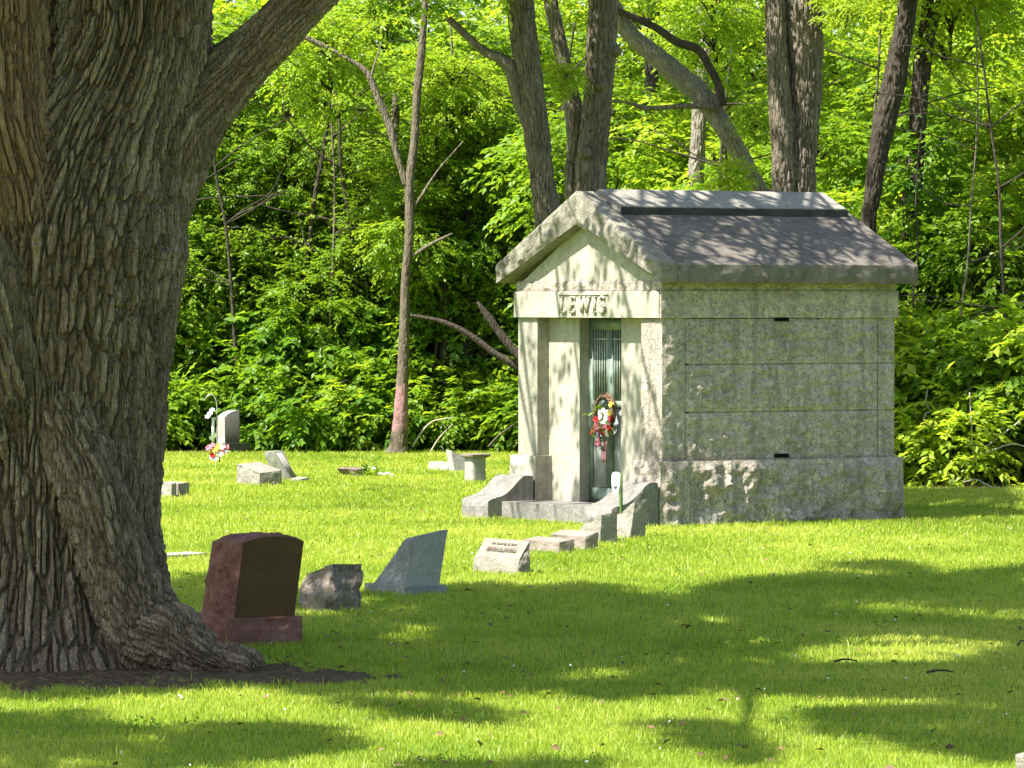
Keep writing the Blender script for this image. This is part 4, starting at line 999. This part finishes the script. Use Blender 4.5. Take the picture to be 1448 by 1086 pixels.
bgtrunk([(1133, -30, 56), (1136, 40, 52), (1138, 100, 47), (1137, 160, 44), (1134, 220, 43), (1132, 285, 44)], 64, tF, M['bark_mid'], 314, seg=130, step=.026, depth=.032, cell=.048, to_ground=(0, 1.25), up=(0, 0, 3, .8), low=.03)
bgtrunk([(1094, -30, 28), (1097, 40, 29), (1101, 100, 31), (1104, 160, 32), (1107, 220, 31), (1109, 285, 31)], 63.85, tF, M['bark_mid'], 315, 'stem', 90, .028, .024, .045, to_ground=(.1, 1.25), up=(-.2, 0, 3, .8))
tG = thing('tilted_tree', 'dark trunk tilting to the right beside the mausoleum roof end', 'tree', gx_(1225, 68)); TR.append(tG)
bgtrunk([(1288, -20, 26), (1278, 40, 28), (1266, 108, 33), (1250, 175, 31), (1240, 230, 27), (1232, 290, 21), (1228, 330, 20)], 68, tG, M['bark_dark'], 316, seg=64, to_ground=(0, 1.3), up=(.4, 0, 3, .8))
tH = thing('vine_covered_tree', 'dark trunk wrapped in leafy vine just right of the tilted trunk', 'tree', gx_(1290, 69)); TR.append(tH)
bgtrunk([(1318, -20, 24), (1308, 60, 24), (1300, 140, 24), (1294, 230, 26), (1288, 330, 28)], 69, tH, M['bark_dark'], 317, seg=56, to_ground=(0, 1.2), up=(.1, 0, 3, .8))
tP = thing('painted_tree', 'slim forked tree with faded pink paint on its lower trunk', 'tree', gx_(566, 79.2)); TR.append(tP)
bgtrunk([(597, 60, 10), (590, 130, 12), (586, 200, 12), (579, 260, 14), (579, 330, 13), (573, 400, 13), (572, 450, 14), (570, 520, 16), (568, 560, 18), (566, 600, 22), (564, 628, 26), (562, 643, 35)], 79.2, tP, M['bark_paint'], 318, seg=56, depth=.008, low=.012, up=(.2, 0, 2.5, .6))
bgtrunk([(430, 52, 5), (468, 70, 6), (500, 88, 8), (520, 105, 9), (534, 138, 10), (551, 180, 11), (563, 225, 10), (574, 262, 9)], 79.2, tP, M['bark_mid'], 319, 'limb', 32, .03, .006)
for i, l in enumerate(([(655, 200, 2), (620, 240, 3), (597, 275, 4), (580, 300, 5)], [(540, 60, 3), (530, 90, 4), (524, 112, 5)], [(640, 330, 2), (610, 345, 3), (578, 365, 4)])):
    bgtrunk(l, 79.2, tP, M['bark_mid'], 320 + i, 'limb', 12, .06, .002)
STEMS = 'thin dark stem of a sapling rising among the leaves of the wood'
def sapling_stem(x, y, hgt_, r0, seed, lean):
    rs = np.random.default_rng(seed); t_ = thing('sapling', STEMS, 'sapling', (x, y, 0), 0, 'thin sapling stems in the wood')
    zz = np.linspace(-.1, hgt_, 9); P_ = np.stack([lean * np.abs(zz) ** 1.2 + np.cumsum(rs.normal(0, .05, 9)), np.cumsum(rs.normal(0, .03, 9)), zz], 1)
    v, f = tube(P_, np.linspace(r0, r0 * .4, 9), .08, 8); mk('stem', v, f, M['bark_dark'] if seed % 3 else M['bark_mid'], t_, smooth=True)
    for k in range(7):
        j = rs.integers(3, 8); d_ = np.array([rs.choice([-1, 1]) * rs.uniform(.5, 1.4), rs.uniform(-.35, .1), rs.uniform(.1, .8)])
        q = [P_[j], P_[j] + d_ * .45 + rs.normal(0, .06, 3), P_[j] + d_ + rs.normal(0, .08, 3), P_[j] + d_ * 1.5 + rs.normal(0, .12, 3) + [0, 0, -.1]]
        v, f = tube(np.array(q), np.array([.5, .38, .26, .1]) * r0, .08, 6); mk('side_branch', v, f, M['bark_dark'], t_, smooth=True)
def straight(px_list, d, label, mat, seed, cat='tree', name='woodland_tree', **k):
    t_ = thing(name, label, cat, gx_(px_list[-1][0], d)); TR.append(t_)
    bgtrunk(px_list, d, t_, mat, seed, seg=40, to_ground=(.05, 1.15), up=k.pop('up', (0, 0, 1.5, .7)), **k); return t_
straight([(560, 260, 12), (586, 320, 14), (595, 352, 14), (603, 384, 14), (613, 434, 14), (624, 496, 14)], 82, 'thin trunk leaning left in the wood just right of the painted tree', M['bark_mid'], 330)
straight([(530, 330, 14), (536, 380, 16), (541, 430, 18), (548, 480, 19), (556, 530, 20)], 84, 'short thick dark trunk in the wood just left of the painted tree', M['bark_dark'], 331)
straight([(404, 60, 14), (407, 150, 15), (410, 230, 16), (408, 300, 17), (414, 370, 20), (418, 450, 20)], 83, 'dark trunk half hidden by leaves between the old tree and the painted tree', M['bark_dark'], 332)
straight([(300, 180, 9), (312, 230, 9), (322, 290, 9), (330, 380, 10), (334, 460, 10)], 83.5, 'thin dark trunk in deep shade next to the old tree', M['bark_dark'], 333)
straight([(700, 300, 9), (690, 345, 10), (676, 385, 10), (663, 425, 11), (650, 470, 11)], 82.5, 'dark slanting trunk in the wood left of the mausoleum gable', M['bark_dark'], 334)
for i, (x, y, h_, r_, ln) in enumerate(((-5.6, 81.6, 6.5, .045, .05), (-4.5, 81.2, 7.5, .035, -.06), (-3.75, 81.9, 6.8, .06, .09), (-3.0, 81.4, 7.2, .03, .03), (-2.35, 81.8, 7.5, .05, -.08), (-1.35, 81.2, 6.5, .03, .08), (-.75, 81.7, 7.0, .045, -.05), (-.2, 81.3, 6.0, .03, .1), (.6, 80.9, 7.0, .04, .03), (5.9, 66.8, 6.0, .022, .04), (6.6, 66.6, 6.4, .03, -.05), (5.3, 67.2, 5.0, .02, .02), (4.6, 69, 6.5, .035, .05), (2.6, 70, 7, .04, .06), (3.3, 69, 7, .03, -.04))):
    sapling_stem(x, y, h_, r_, 600 + i, ln)
db = thing('dead_branch', 'long bare dead branch arching out of the bushes left of the mausoleum', 'branch', gx_(735, 79)); 
bgtrunk([(580, 446, 5), (605, 450, 7), (625, 455, 8), (651, 466, 9), (676, 482, 9), (700, 500, 10), (735, 520, 11)], 79, db, M['bark_dark'], 335, 'branch_wood', 20, .04, .003)
db = thing('dead_branch', 'thick broken grey branch pointing up beside the mausoleum front pillar', 'branch', gx_(738, 78.8))
bgtrunk([(675, 427, 4), (682, 437, 8), (692, 450, 11), (706, 470, 12), (722, 490, 13), (742, 512, 14)], 78.8, db, M['bark_dark'], 336, 'branch_wood', 24, .03, .005)
# crowns: some shared leaf meshes, every tree gets its own copy
CV = {}
def cv(key, *a, **k):
    CV[key] = crown_data(key, *a, **k)
cv('bush_a', (1.0, .85, .85), 46, 9, 8, .15, 501, M['leaf'], .45, (.28, .28, .20), .42, .3, bottom=-.75)
cv('bush_b', (.85, .8, 1.1), 46, 9, 8, .14, 502, M['leaf'], .45, (.26, .26, .24), .34, .2, bottom=-.8)
cv('bush_d', (1.1, .9, .8), 46, 9, 8, .16, 503, M['leaf_d'], .45, (.28, .28, .20), .36, .35, bottom=-.75)
cv('bush_y', (1.0, .85, .9), 44, 9, 8, .155, 511, M['leaf_y'], .45, (.28, .28, .20), .42, .3, bottom=-.75)
cv('sap_a', (1.7, 1.5, 1.6), 62, 13, 9, .145, 504, M['leaf'], .5, (.42, .42, .20), .5, .35)
cv('sap_b', (1.5, 1.5, 2.0), 66, 13, 9, .14, 505, M['leaf'], .5, (.40, .40, .18), .5, .3)
cv('sap_d', (1.8, 1.6, 1.6), 62, 13, 9, .15, 506, M['leaf_d'], .5, (.42, .42, .20), .5, .4)
cv('sap_y', (1.7, 1.5, 1.5), 60, 13, 9, .14, 507, M['leaf_y'], .5, (.42, .42, .16), .55, .3)
cv('can_a', (3.2, 2.8, 2.0), 120, 14, 9, .15, 508, M['leaf_y'], .6, (.55, .55, .22), .55, .3)
cv('can_b', (3.0, 3.0, 2.2), 120, 14, 9, .15, 509, M['leaf'], .6, (.55, .55, .25), .55, .3)
rt = np.random.default_rng(99)
BR = {k: branches_data(k + '_twigs', CV[k][1], -1.6 if k[0] != 'b' else -.9, np.random.default_rng(5), M['bark_dark'], .5, .028 if k[0] != 'b' else .012) for k in CV}
# crowns on the trees with trunks in view
def add_crown(root, key, off, sc=1.0, rz=0.0, name='crown'):
    for nm, me in ((name, CV[key][0]), ('branches', BR[key])):
        o_ = link(nm, me, root); o_.location = off; o_.scale = (sc, sc, sc); o_.rotation_euler = (0, 0, rz)
def wpt(px, py, d, root): return at(px, py, d) - np.array(root.location)
for root, key, p, sc in ((tA, 'can_a', (600, -210, 59.0), .8), (tB, 'can_a', (700, -300, 64), .8), (tE, 'sap_y', (1010, 20, 68.0), .55), (tD, 'can_a', (985, -130, 74), .8), (tF, 'can_a', (1330, -230, 67), .75), (tG, 'sap_y', (1345, -20, 69.5), .75), (tH, 'can_a', (1420, -190, 70), .75), (tP, 'can_a', (650, -170, 84.5), .6), (tP, 'sap_y', (470, 80, 80.2), .65), (tE, 'sap_y', (1068, 165, 65.4), .2), (tE, 'sap_y', (1030, 250, 65.2), .2), (tF, 'sap_y', (1195, -5, 63.2), .26), (tB, 'sap_y', (800, 110, 60.6), .16), (tP, 'sap_y', (640, 120, 80.8), .5),
                         (TR[8] if False else tP, 'sap_a', (570, 330, 80.5), .5)):
    add_crown(root, key, wpt(*p, root), sc, rt.uniform(0, 6.3))
vine = crown_data('vine_leaves', (.55, .45, 2.2), 60, 8, 7, .15, 520, M['leaf_d'], .4, (.16, .16, .3), .3, .4)
o_ = link('vine', vine[0], tH); o_.location = (0, -.1, 2.9)
# understorey: bushes and saplings
def plant_(name, label, cat, key, x, y, z, sc, group, sx=1.0, stem=True):
    t_ = thing(name, label, cat, (x, y, 0), 0, group)
    rz = rt.uniform(0, 6.28)
    for nm, me in (('crown' if name != 'bush' else 'foliage', CV[key][0]), ('branches', BR[key])):
        o_ = link(nm, me, t_); o_.location = (0, 0, z); o_.scale = (sc * sx, sc * sx, sc); o_.rotation_euler = (0, 0, rz)
    if stem:
        P_ = np.array([(0, 0, -.1), (rt.normal(0, .1), rt.normal(0, .1), z * .5), (0, 0, z + .5 * sc)])
        v, f = tube(P_, [.05 + .012 * z, .04 + .010 * z, .02], .3, 8); mk('trunk' if name != 'bush' else 'stem', v, f, M['bark_dark'], t_, smooth=True)
    return t_
LBl = 'leafy green bush at the foot of the wood along the back edge of the lawn'
LBr = 'leafy green bush at the edge of the grass right of the mausoleum'
for i, x in enumerate(np.arange(-6.6, 2.2, .62)):
    z = rt.uniform(.45, .85); key = ('bush_a', 'bush_b', 'bush_d')[i % 3]
    y = float(forest_edge(x)) + rt.uniform(.75, 1.3) + (.9 if -5.4 < x < -4.0 else 0)
    plant_('bush', LBl, 'bush', key, x + rt.normal(0, .15), y, z, rt.uniform(.75, 1.05), 'bushes along the back edge of the lawn', 1.0, False)
for i, x in enumerate(np.arange(-6.8, 2.6, .95)):
    y = float(forest_edge(x)) + rt.uniform(2.0, 2.8)
    plant_('bush', LBl, 'bush', ('bush_b', 'bush_d', 'bush_a')[i % 3], x, y, rt.uniform(1.1, 1.9), rt.uniform(1.0, 1.35), 'bushes along the back edge of the lawn', 1.0)
for i, x in enumerate(np.arange(4.9, 8.2, .55)):
    y = float(forest_edge(x)) + rt.uniform(.9, 1.5) + (1.1 if x > 6.0 else 0)
    plant_('bush', LBr, 'bush', ('bush_a', 'bush_b', 'bush_y')[i % 3], x + rt.normal(0, .1), y, rt.uniform(.35, .7), rt.uniform(.6, .9), 'bushes right of the mausoleum', 1.0, False)
for i, x in enumerate(np.arange(4.2, 8.6, .8)):
    y = float(forest_edge(x)) + rt.uniform(2.0, 3.0)
    plant_('bush', LBr, 'bush', ('bush_a', 'bush_y', 'bush_b')[i % 3], x, y, rt.uniform(1.1, 1.8), rt.uniform(.95, 1.3), 'bushes right of the mausoleum', 1.0)
LSl = 'young broadleaved tree in the shaded wood behind the far graves'
for i, (x, y, z, sc) in enumerate(((-6.0, 81.8, 2.5, .62), (-4.7, 82.2, 3.1, .6), (-3.3, 81.7, 2.3, .55), (-2.6, 82.3, 3.6, .6), (-1.2, 82.0, 2.6, .55), (-.1, 82.2, 3.4, .6), (.9, 81.6, 2.5, .6), (-5.4, 82.6, 4.4, .6), (-3.9, 82.8, 4.6, .6), (-6.2, 83.2, 5.2, .65), (-2.9, 83.0, 5.2, .6), (-1.6, 82.6, 4.5, .6), (.4, 82.9, 4.6, .6), (-4.6, 83.4, 6.2, .65), (1.3, 83, 3.6, .6), (-.4, 85, 5.4, .7), (-.55, 81.4, 3.5, .5), (-.05, 81.5, 2.3, .5), (-1.25, 81.4, 4.6, .5), (-.75, 81.5, 5.6, .5), (-1.5, 81.5, 3.2, .45), (-.3, 81.6, 4.6, .5))):
    plant_('young_tree', 'young broadleaved tree in the shaded wood behind the far graves', 'tree', ('sap_a', 'sap_b')[i % 2], x, y, z, sc, 'young trees in the wood behind the far graves')
LSr = 'young broadleaved tree in the sunny wood right of the mausoleum'
GL, GRr = 'young trees in the wood behind the far graves', 'young trees in the wood right of the mausoleum'
for i, (x, y, z, k, sc) in enumerate([(-6.3, 83.5, 3.0, 'sap_d', 1), (-4.9, 84.5, 3.6, 'sap_d', .95), (-3.6, 83.2, 2.8, 'sap_a', .9), (-2.4, 84.5, 3.4, 'sap_d', .95), (-.9, 83.6, 2.9, 'sap_a', .85), (.5, 84.2, 3.3, 'sap_b', .9), (1.9, 83.5, 3.0, 'sap_a', .9),
        (-5.6, 87, 5.6, 'sap_a', 1.1), (-3.4, 87.5, 5.7, 'sap_b', 1.05), (-1.4, 87, 5.4, 'sap_a', 1.1), (.6, 88, 5.6, 'sap_a', 1.1), (2.4, 87, 5.2, 'sap_y', 1.0), (4.0, 86, 4.4, 'sap_a', 1.1), (4.4, 88, 6.6, 'sap_y', 1.1),
        (-6.6, 92, 4.2, 'sap_d', 1.3), (-3.9, 92.5, 3.8, 'sap_d', 1.3), (-1.3, 92, 3.9, 'sap_d', 1.3), (1.2, 92.6, 3.9, 'sap_d', 1.3), (3.6, 91.5, 3.6, 'sap_d', 1.3), (-5.2, 93, 7.2, 'sap_y', 1.2), (-2.4, 93, 7.4, 'sap_b', 1.1), (.2, 93, 7.0, 'sap_y', 1.1), (2.6, 93, 7.4, 'sap_y', 1.0)]):
    plant_('young_tree', LSl, 'tree', k, x, y, z, sc, GL)
for i, (x, y, z, k, sc) in enumerate([(5.3, 69.5, 2.7, 'sap_y', .85), (6.6, 68.6, 2.9, 'sap_b', .85), (7.7, 69.5, 3.2, 'sap_y', .9), (4.3, 71.5, 3.6, 'sap_a', .9), (6.0, 72.5, 4.6, 'sap_b', .95), (7.6, 73, 5.0, 'sap_y', .95), (3.0, 73.5, 4.2, 'sap_y', .85), (1.4, 74.5, 4.3, 'sap_a', .9), (5.2, 76.5, 5.6, 'sap_y', 1.0), (7.2, 77, 3.6, 'sap_d', 1.2), (8.6, 76, 5.4, 'sap_a', 1.1), (4.6, 78.5, 3.0, 'sap_d', 1.2), (2.6, 78, 3.0, 'sap_d', 1.1), (8.9, 71, 2.0, 'sap_b', .9), (6.4, 80, 7.0, 'sap_y', 1.1), (8.8, 81, 7.2, 'sap_b', 1.1)]):
    plant_('young_tree', LSr, 'tree', k, x, y, z, sc, GRr)
# tall trees whose crowns stand mostly above, shading the wood
LT_ = 'tall woodland tree with its leafy crown high over the young trees'
for i, (x, y, z, k, sc) in enumerate([(-9.5, 86, 8.6, 'can_b', 1.1), (2.6, 85.5, 11.0, 'can_a', 1.0), (9.8, 84, 7.5, 'can_b', 1.1)]):
    plant_('tall_tree', LT_, 'tree', k, x, y, z, sc, 'tall trees of the wood')
# branches over the mausoleum: part of the forked tree's crown, dappling roof and front
def shade_crown(root, pts, hmin, hmax, mat, L=.15, nl=7):
    h_ = hmin + (hmax - hmin) * rg.random(len(pts)); c_ = lift(pts, h_); c_ = c_[to_px(c_)[1] < -40]
    d_ = rg.normal(0, 1, c_.shape) * np.array([1, 1, .3])
    X, F, tt = spray_leaves(c_, d_, nl, L, rg, .45, .25)
    mk('crown', X - np.array(root.location), F, mat, root, attrs={'tint': tt}); return c_
n = 340; a_ = rg.uniform(-.1, LS + .1, n); b_ = rg.uniform(-.15, YM - .35, n); cl = fbm(np.stack([a_ * 2.2, b_ * 3.0, 0 * a_], 1), 3, 12)
k_ = cl > .05; a_, b_ = a_[k_], b_[k_]
roofp = O + U * a_[:, None] + V * b_[:, None]; roofp[:, 2] = ZE1 + (b_ + OV) * sl_
n = 300; b2 = rg.uniform(-.1, WF + .1, n); z2 = rg.uniform(.0, 3.3, n); cl = fbm(np.stack([b2 * 4.5, z2 * .9, 0 * b2], 1), 3, 15); k_ = (cl > .16) & ~((z2 > 2.12) & (z2 < 2.62))
frp = O + V * b2[k_][:, None]; frp[:, 2] = z2[k_]
c1 = shade_crown(tB, np.concatenate([roofp, frp]), 5.2, 7.5, M['leaf'])
rootB = np.array(tB.location)
for i in range(16):
    q = c1[rg.integers(len(c1))]; st = rootB + np.array([0, 0, 8.6]); mid = st * .45 + q * .55 + np.array([0, 0, .8]) + rg.normal(0, .3, 3)
    v, f = tube(np.array([st, mid, q, q + (q - mid) * .5]) - rootB, [.09, .055, .028, .01], .25, 7); mk('branch', v, f, M['bark_mid'], tB, smooth=True)
for i in range(20):
    a0 = rg.uniform(-.2, LS + .3); b0 = rg.uniform(-.2, .3); ang = rg.uniform(-.9, .9); hb = rg.uniform(3.3, 4.3)
    n_ = 6; aa = a0 + np.sin(ang) * np.linspace(0, 1.7, n_) + rg.normal(0, .05, n_); bb = b0 + np.linspace(0, 1.9, n_)
    P_ = O + U * aa[:, None] + V * bb[:, None]; P_[:, 2] = ZE1 + (bb + OV) * sl_; P_ = lift(P_, np.linspace(hb, hb + .5, n_) + rg.normal(0, .04, n_))
    far = rootB + np.array([rg.normal(0, .3), -.2, 8.4]); mid = P_[-1] * .6 + far * .4 + np.array([0, 0, .5])
    v, f = tube(np.vstack([P_, mid, far]) - rootB, np.concatenate([np.linspace(.013, .042, n_), [.05, .07]]), .08, 8); o1 = mk('branch', v, f, M['bark_mid'], tB, smooth=True)
    for k in range(4):
        j = rg.integers(1, n_ - 1); e_ = P_[j] + (P_[max(j - 1, 0)] - P_[j]) * rg.uniform(.6, 1.6) + U * rg.uniform(-.55, .55) + V * rg.uniform(-.3, .2)
        v, f = tube(np.array([P_[j], P_[j] * .5 + e_ * .5 + rg.normal(0, .05, 3), e_]) - rootB, [.018, .013, .006], .08, 6); mk('twig', v, f, M['bark_mid'], o1, smooth=True); 
# a few shaded patches on the far lawn from the same crown
pt = np.concatenate([np.stack([rg.normal(cx, sx_, n_), rg.normal(cy_, sy_, n_)], 1) for cx, cy_, sx_, sy_, n_ in ((570, 694, 30, 4, 26), (560, 715, 40, 3, 20), (660, 648, 60, 3, 26), (480, 646, 60, 3, 26), (690, 705, 20, 3, 10), (1380, 740, 60, 3, 30))])
gp_ = np.array([gnd(*q) for q in pt]); shade_crown(tA, gp_, 6.5, 8.5, M['leaf'])
# far-off wood: many leaf masses behind everything
rf_ = np.random.default_rng(1234); n = 26000
o_ = np.stack([rf_.uniform(-17, 17, n), rf_.uniform(98, 112, n), rf_.uniform(-.2, 10.5, n)], 1)
gapn = fbm(o_ * np.array([.45, .15, .45]), 3, 55); thr = np.interp(o_[:, 2], [0, 6.0, 7.6, 10.5], [-1, -1, .02, .30]); o_ = o_[gapn > thr]
X, F, tt = spray_leaves(o_, rf_.normal(0, 1, o_.shape), 6, .30, rf_, .8, .3)
fw = mk('far_wood', X, F, M['leaf_d'], attrs={'tint': tt}); tag(fw, 'dense far-off green wood filling the gaps behind the nearer trees', 'woodland', kind='stuff')
# brushwood at the right edge
lg = thing('log', 'thick mossy broken log lying in the brush at the right edge', 'log', gnd(1420, 690))
rl = np.array(lg.location); dl = rl[1] + 1.0
P_ = np.array([at(1388, 652, dl), at(1412, 640, dl + .1), at(1450, 628, dl + .3), at(1490, 615, dl + .4)]) - rl
v, f = tube(P_, [.11, .14, .17, .18], .02, 60, bark_disp(401, .012, .04, 3, .04)); mk('log_wood', v, f, M['bark_mid'], lg, smooth=True)
lg2 = thing('log', 'short dark log end poking out under the mossy broken log', 'log', gnd(1425, 694)); rl = np.array(lg2.location)
P_ = np.array([at(1408, 672, dl - .4), at(1425, 662, dl), at(1470, 645, dl + .8)]) - rl
v, f = tube(P_, [.08, .09, .10], .02, 48, bark_disp(402, .01, .04, 3, .03)); mk('log_wood', v, f, M['bark_dark'], lg2, smooth=True)
def stick(label, lst, d, w, mat, seed, name='fallen_branch', forks=()):
    t_ = thing(name, label, 'branch', gx_(lst[0][0], d)); rb = np.array(t_.location)
    P_ = np.array([at(x, y, d) for x, y in lst]); R_ = np.linspace(w, w * .6, len(lst)) * .5 / FPX * d
    v, f = tube(P_ - rb, R_, .04, 10, lambda X, nv, s, a, rad: .15 * rad * fbm(X * 12, 2, seed)); o1 = mk('branch_wood', v, f, mat, t_, smooth=True)
    for fk in forks:
        P_ = np.array([at(x, y, d - .02) for x, y in fk]); v, f = tube(P_ - rb, np.linspace(w * .7, w * .3, len(fk)) * .5 / FPX * d, .04, 8); mk('side_branch', v, f, mat, t_, smooth=True)
M['bare_wood'] = simple('bleached_bare_wood', (.36, .32, .25), .8, .3, 14, .2, .3)
stick('bleached forked branch lying on the grass at the right edge', [(1368, 700), (1385, 694), (1405, 690), (1425, 694), (1452, 702)], 64.2, 4.5, M['bare_wood'], 1, forks=([(1405, 690), (1392, 684), (1380, 678), (1362, 682)],))
stick('pale leaning stick rising to the right over the broken log', [(1372, 652), (1390, 636), (1412, 618), (1450, 590)], 64.8, 3.5, M['bare_wood'], 2, forks=([(1412, 618), (1400, 612), (1382, 604)],))
stick('second pale stick crossing low over the broken log', [(1374, 650), (1400, 638), (1430, 628), (1452, 632)], 64.7, 3, M['bare_wood'], 3)
stick('thin upright bare stem among the bushes right of the mausoleum', [(1377, 658), (1375, 630), (1373, 590), (1371, 555)], 64.9, 3, M['bare_wood'], 4, 'bare_stem')
stick('crooked thin grey stem near the mausoleum back corner', [(1306, 640), (1306, 600), (1309, 585), (1316, 582), (1309, 570), (1312, 550)], 65.0, 2.6, M['bare_wood'], 5, 'bare_stem')
stick('dark curved branch sweeping from the mausoleum corner into the bushes', [(1264, 634), (1300, 624), (1330, 610), (1345, 590), (1365, 570), (1372, 540)], 65.2, 4, M['bark_dark'], 6, 'fallen_branch')
stick('pale arching twig in front of the bushes right of the painted tree', [(583, 632), (600, 606), (618, 594), (632, 606)], 79.3, 3, M['bare_wood'], 7, 'fallen_branch', forks=([(618, 594), (640, 590)],))
stick('thin grey twig leaning on the bushes left of the mausoleum', [(608, 640), (622, 618), (640, 600)], 79.3, 2.5, M['bare_wood'], 8, 'fallen_branch')
stick('bare twig leaning beside the mausoleum pillar base', [(690, 632), (705, 616), (726, 600)], 79.2, 2.5, M['bark_mid'], 9, 'fallen_branch')
rg = np.random.default_rng(808); n = 520
yy = rg.uniform(24, 60, n) ; xx_ = rg.uniform(-1, 1, n) * yy * .104
X, F, tt = spray_leaves(np.stack([xx_, yy, np.full(n, .035)], 1), rg.normal(0, 1, (n, 3)) * [1, 1, .1], 1, .055, rg, .02, 0, .5, .8)
M['dry_leaf'] = simple('dry_brown_leaves', (.16, .10, .05), .7, .4, 9)
tag(mk('dead_leaves', X, F, M['dry_leaf']), 'small dry brown leaves scattered thinly over the lawn', 'fallen leaves', kind='stuff')
n = 900; cx_ = rg.uniform(25, 50, 46); cc_ = np.stack([rg.uniform(-1, 1, 46) * cx_ * .1, cx_], 1)
pw = np.repeat(cc_, 14, 0) + rg.normal(0, .12, (46 * 14, 2))
pw = pw[soil_in(pw[:, 0], pw[:, 1]) > .9]
X, F, tt = spray_leaves(np.stack([pw[:, 0], pw[:, 1], np.full(len(pw), .02)], 1), np.stack([rg.normal(0, 1, len(pw)), rg.normal(0, 1, len(pw)), np.full(len(pw), .7)], 1), 3, .032, rg, .04, .1)
tag(mk('lawn_weeds', X, F, M['leaf'], attrs={'tint': tt}), 'low clover and broad leaved weeds in patches of the lawn', 'weeds', kind='stuff')
# litter on the bare soil and lawn
mb = MB(); rg = np.random.default_rng(66)
for _ in range(420):
    x, y = rg.uniform(-5, -.4), rg.uniform(30.0, 33.4)
    if soil_in(np.array(x), np.array(y)) > 1.0: continue
    a = rg.uniform(0, 3.14); l = rg.uniform(.03, .14); d2 = np.array([math.cos(a), math.sin(a), 0]) * l; z = .045
    v, f = tube(np.array([[x, y, z], [x + d2[0], y + d2[1], z + rg.uniform(0, .02)]]), [.004, .003], 1, 5); mb.add(v, f)
tag(mb.build('twig_litter', M['twig']), 'small twigs and bark scraps littering the bare soil under the old tree', 'litter', kind='stuff')
for i, (x, y, l, a) in enumerate(((258, 1000, .16, 2.0), (1180, 946, .25, .2), (1310, 962, .3, .1), (1440, 922, .35, 1.2))):
    p = gnd(x, y); t_ = ['short pale twig on the grass below the old tree', 'small dark twig on the shaded grass, left of two near each other', 'small dark twig on the shaded grass, right of two near each other', 'dark stick on the grass at the right edge'][i]
    q = np.array([math.cos(a), math.sin(a) * 2, 0]) * l * .6
    v, f = tube(np.array([[0, 0, .05], q * .5 + [0, 0, .065], q + [0, 0, .05]]), [.008, .007, .004], .05, 7)
    o_ = mk('twig', v, f, M['bare_wood'] if i == 0 else M['bark_dark'], None, smooth=True); o_.location = p; tag(o_, t_, 'twig')
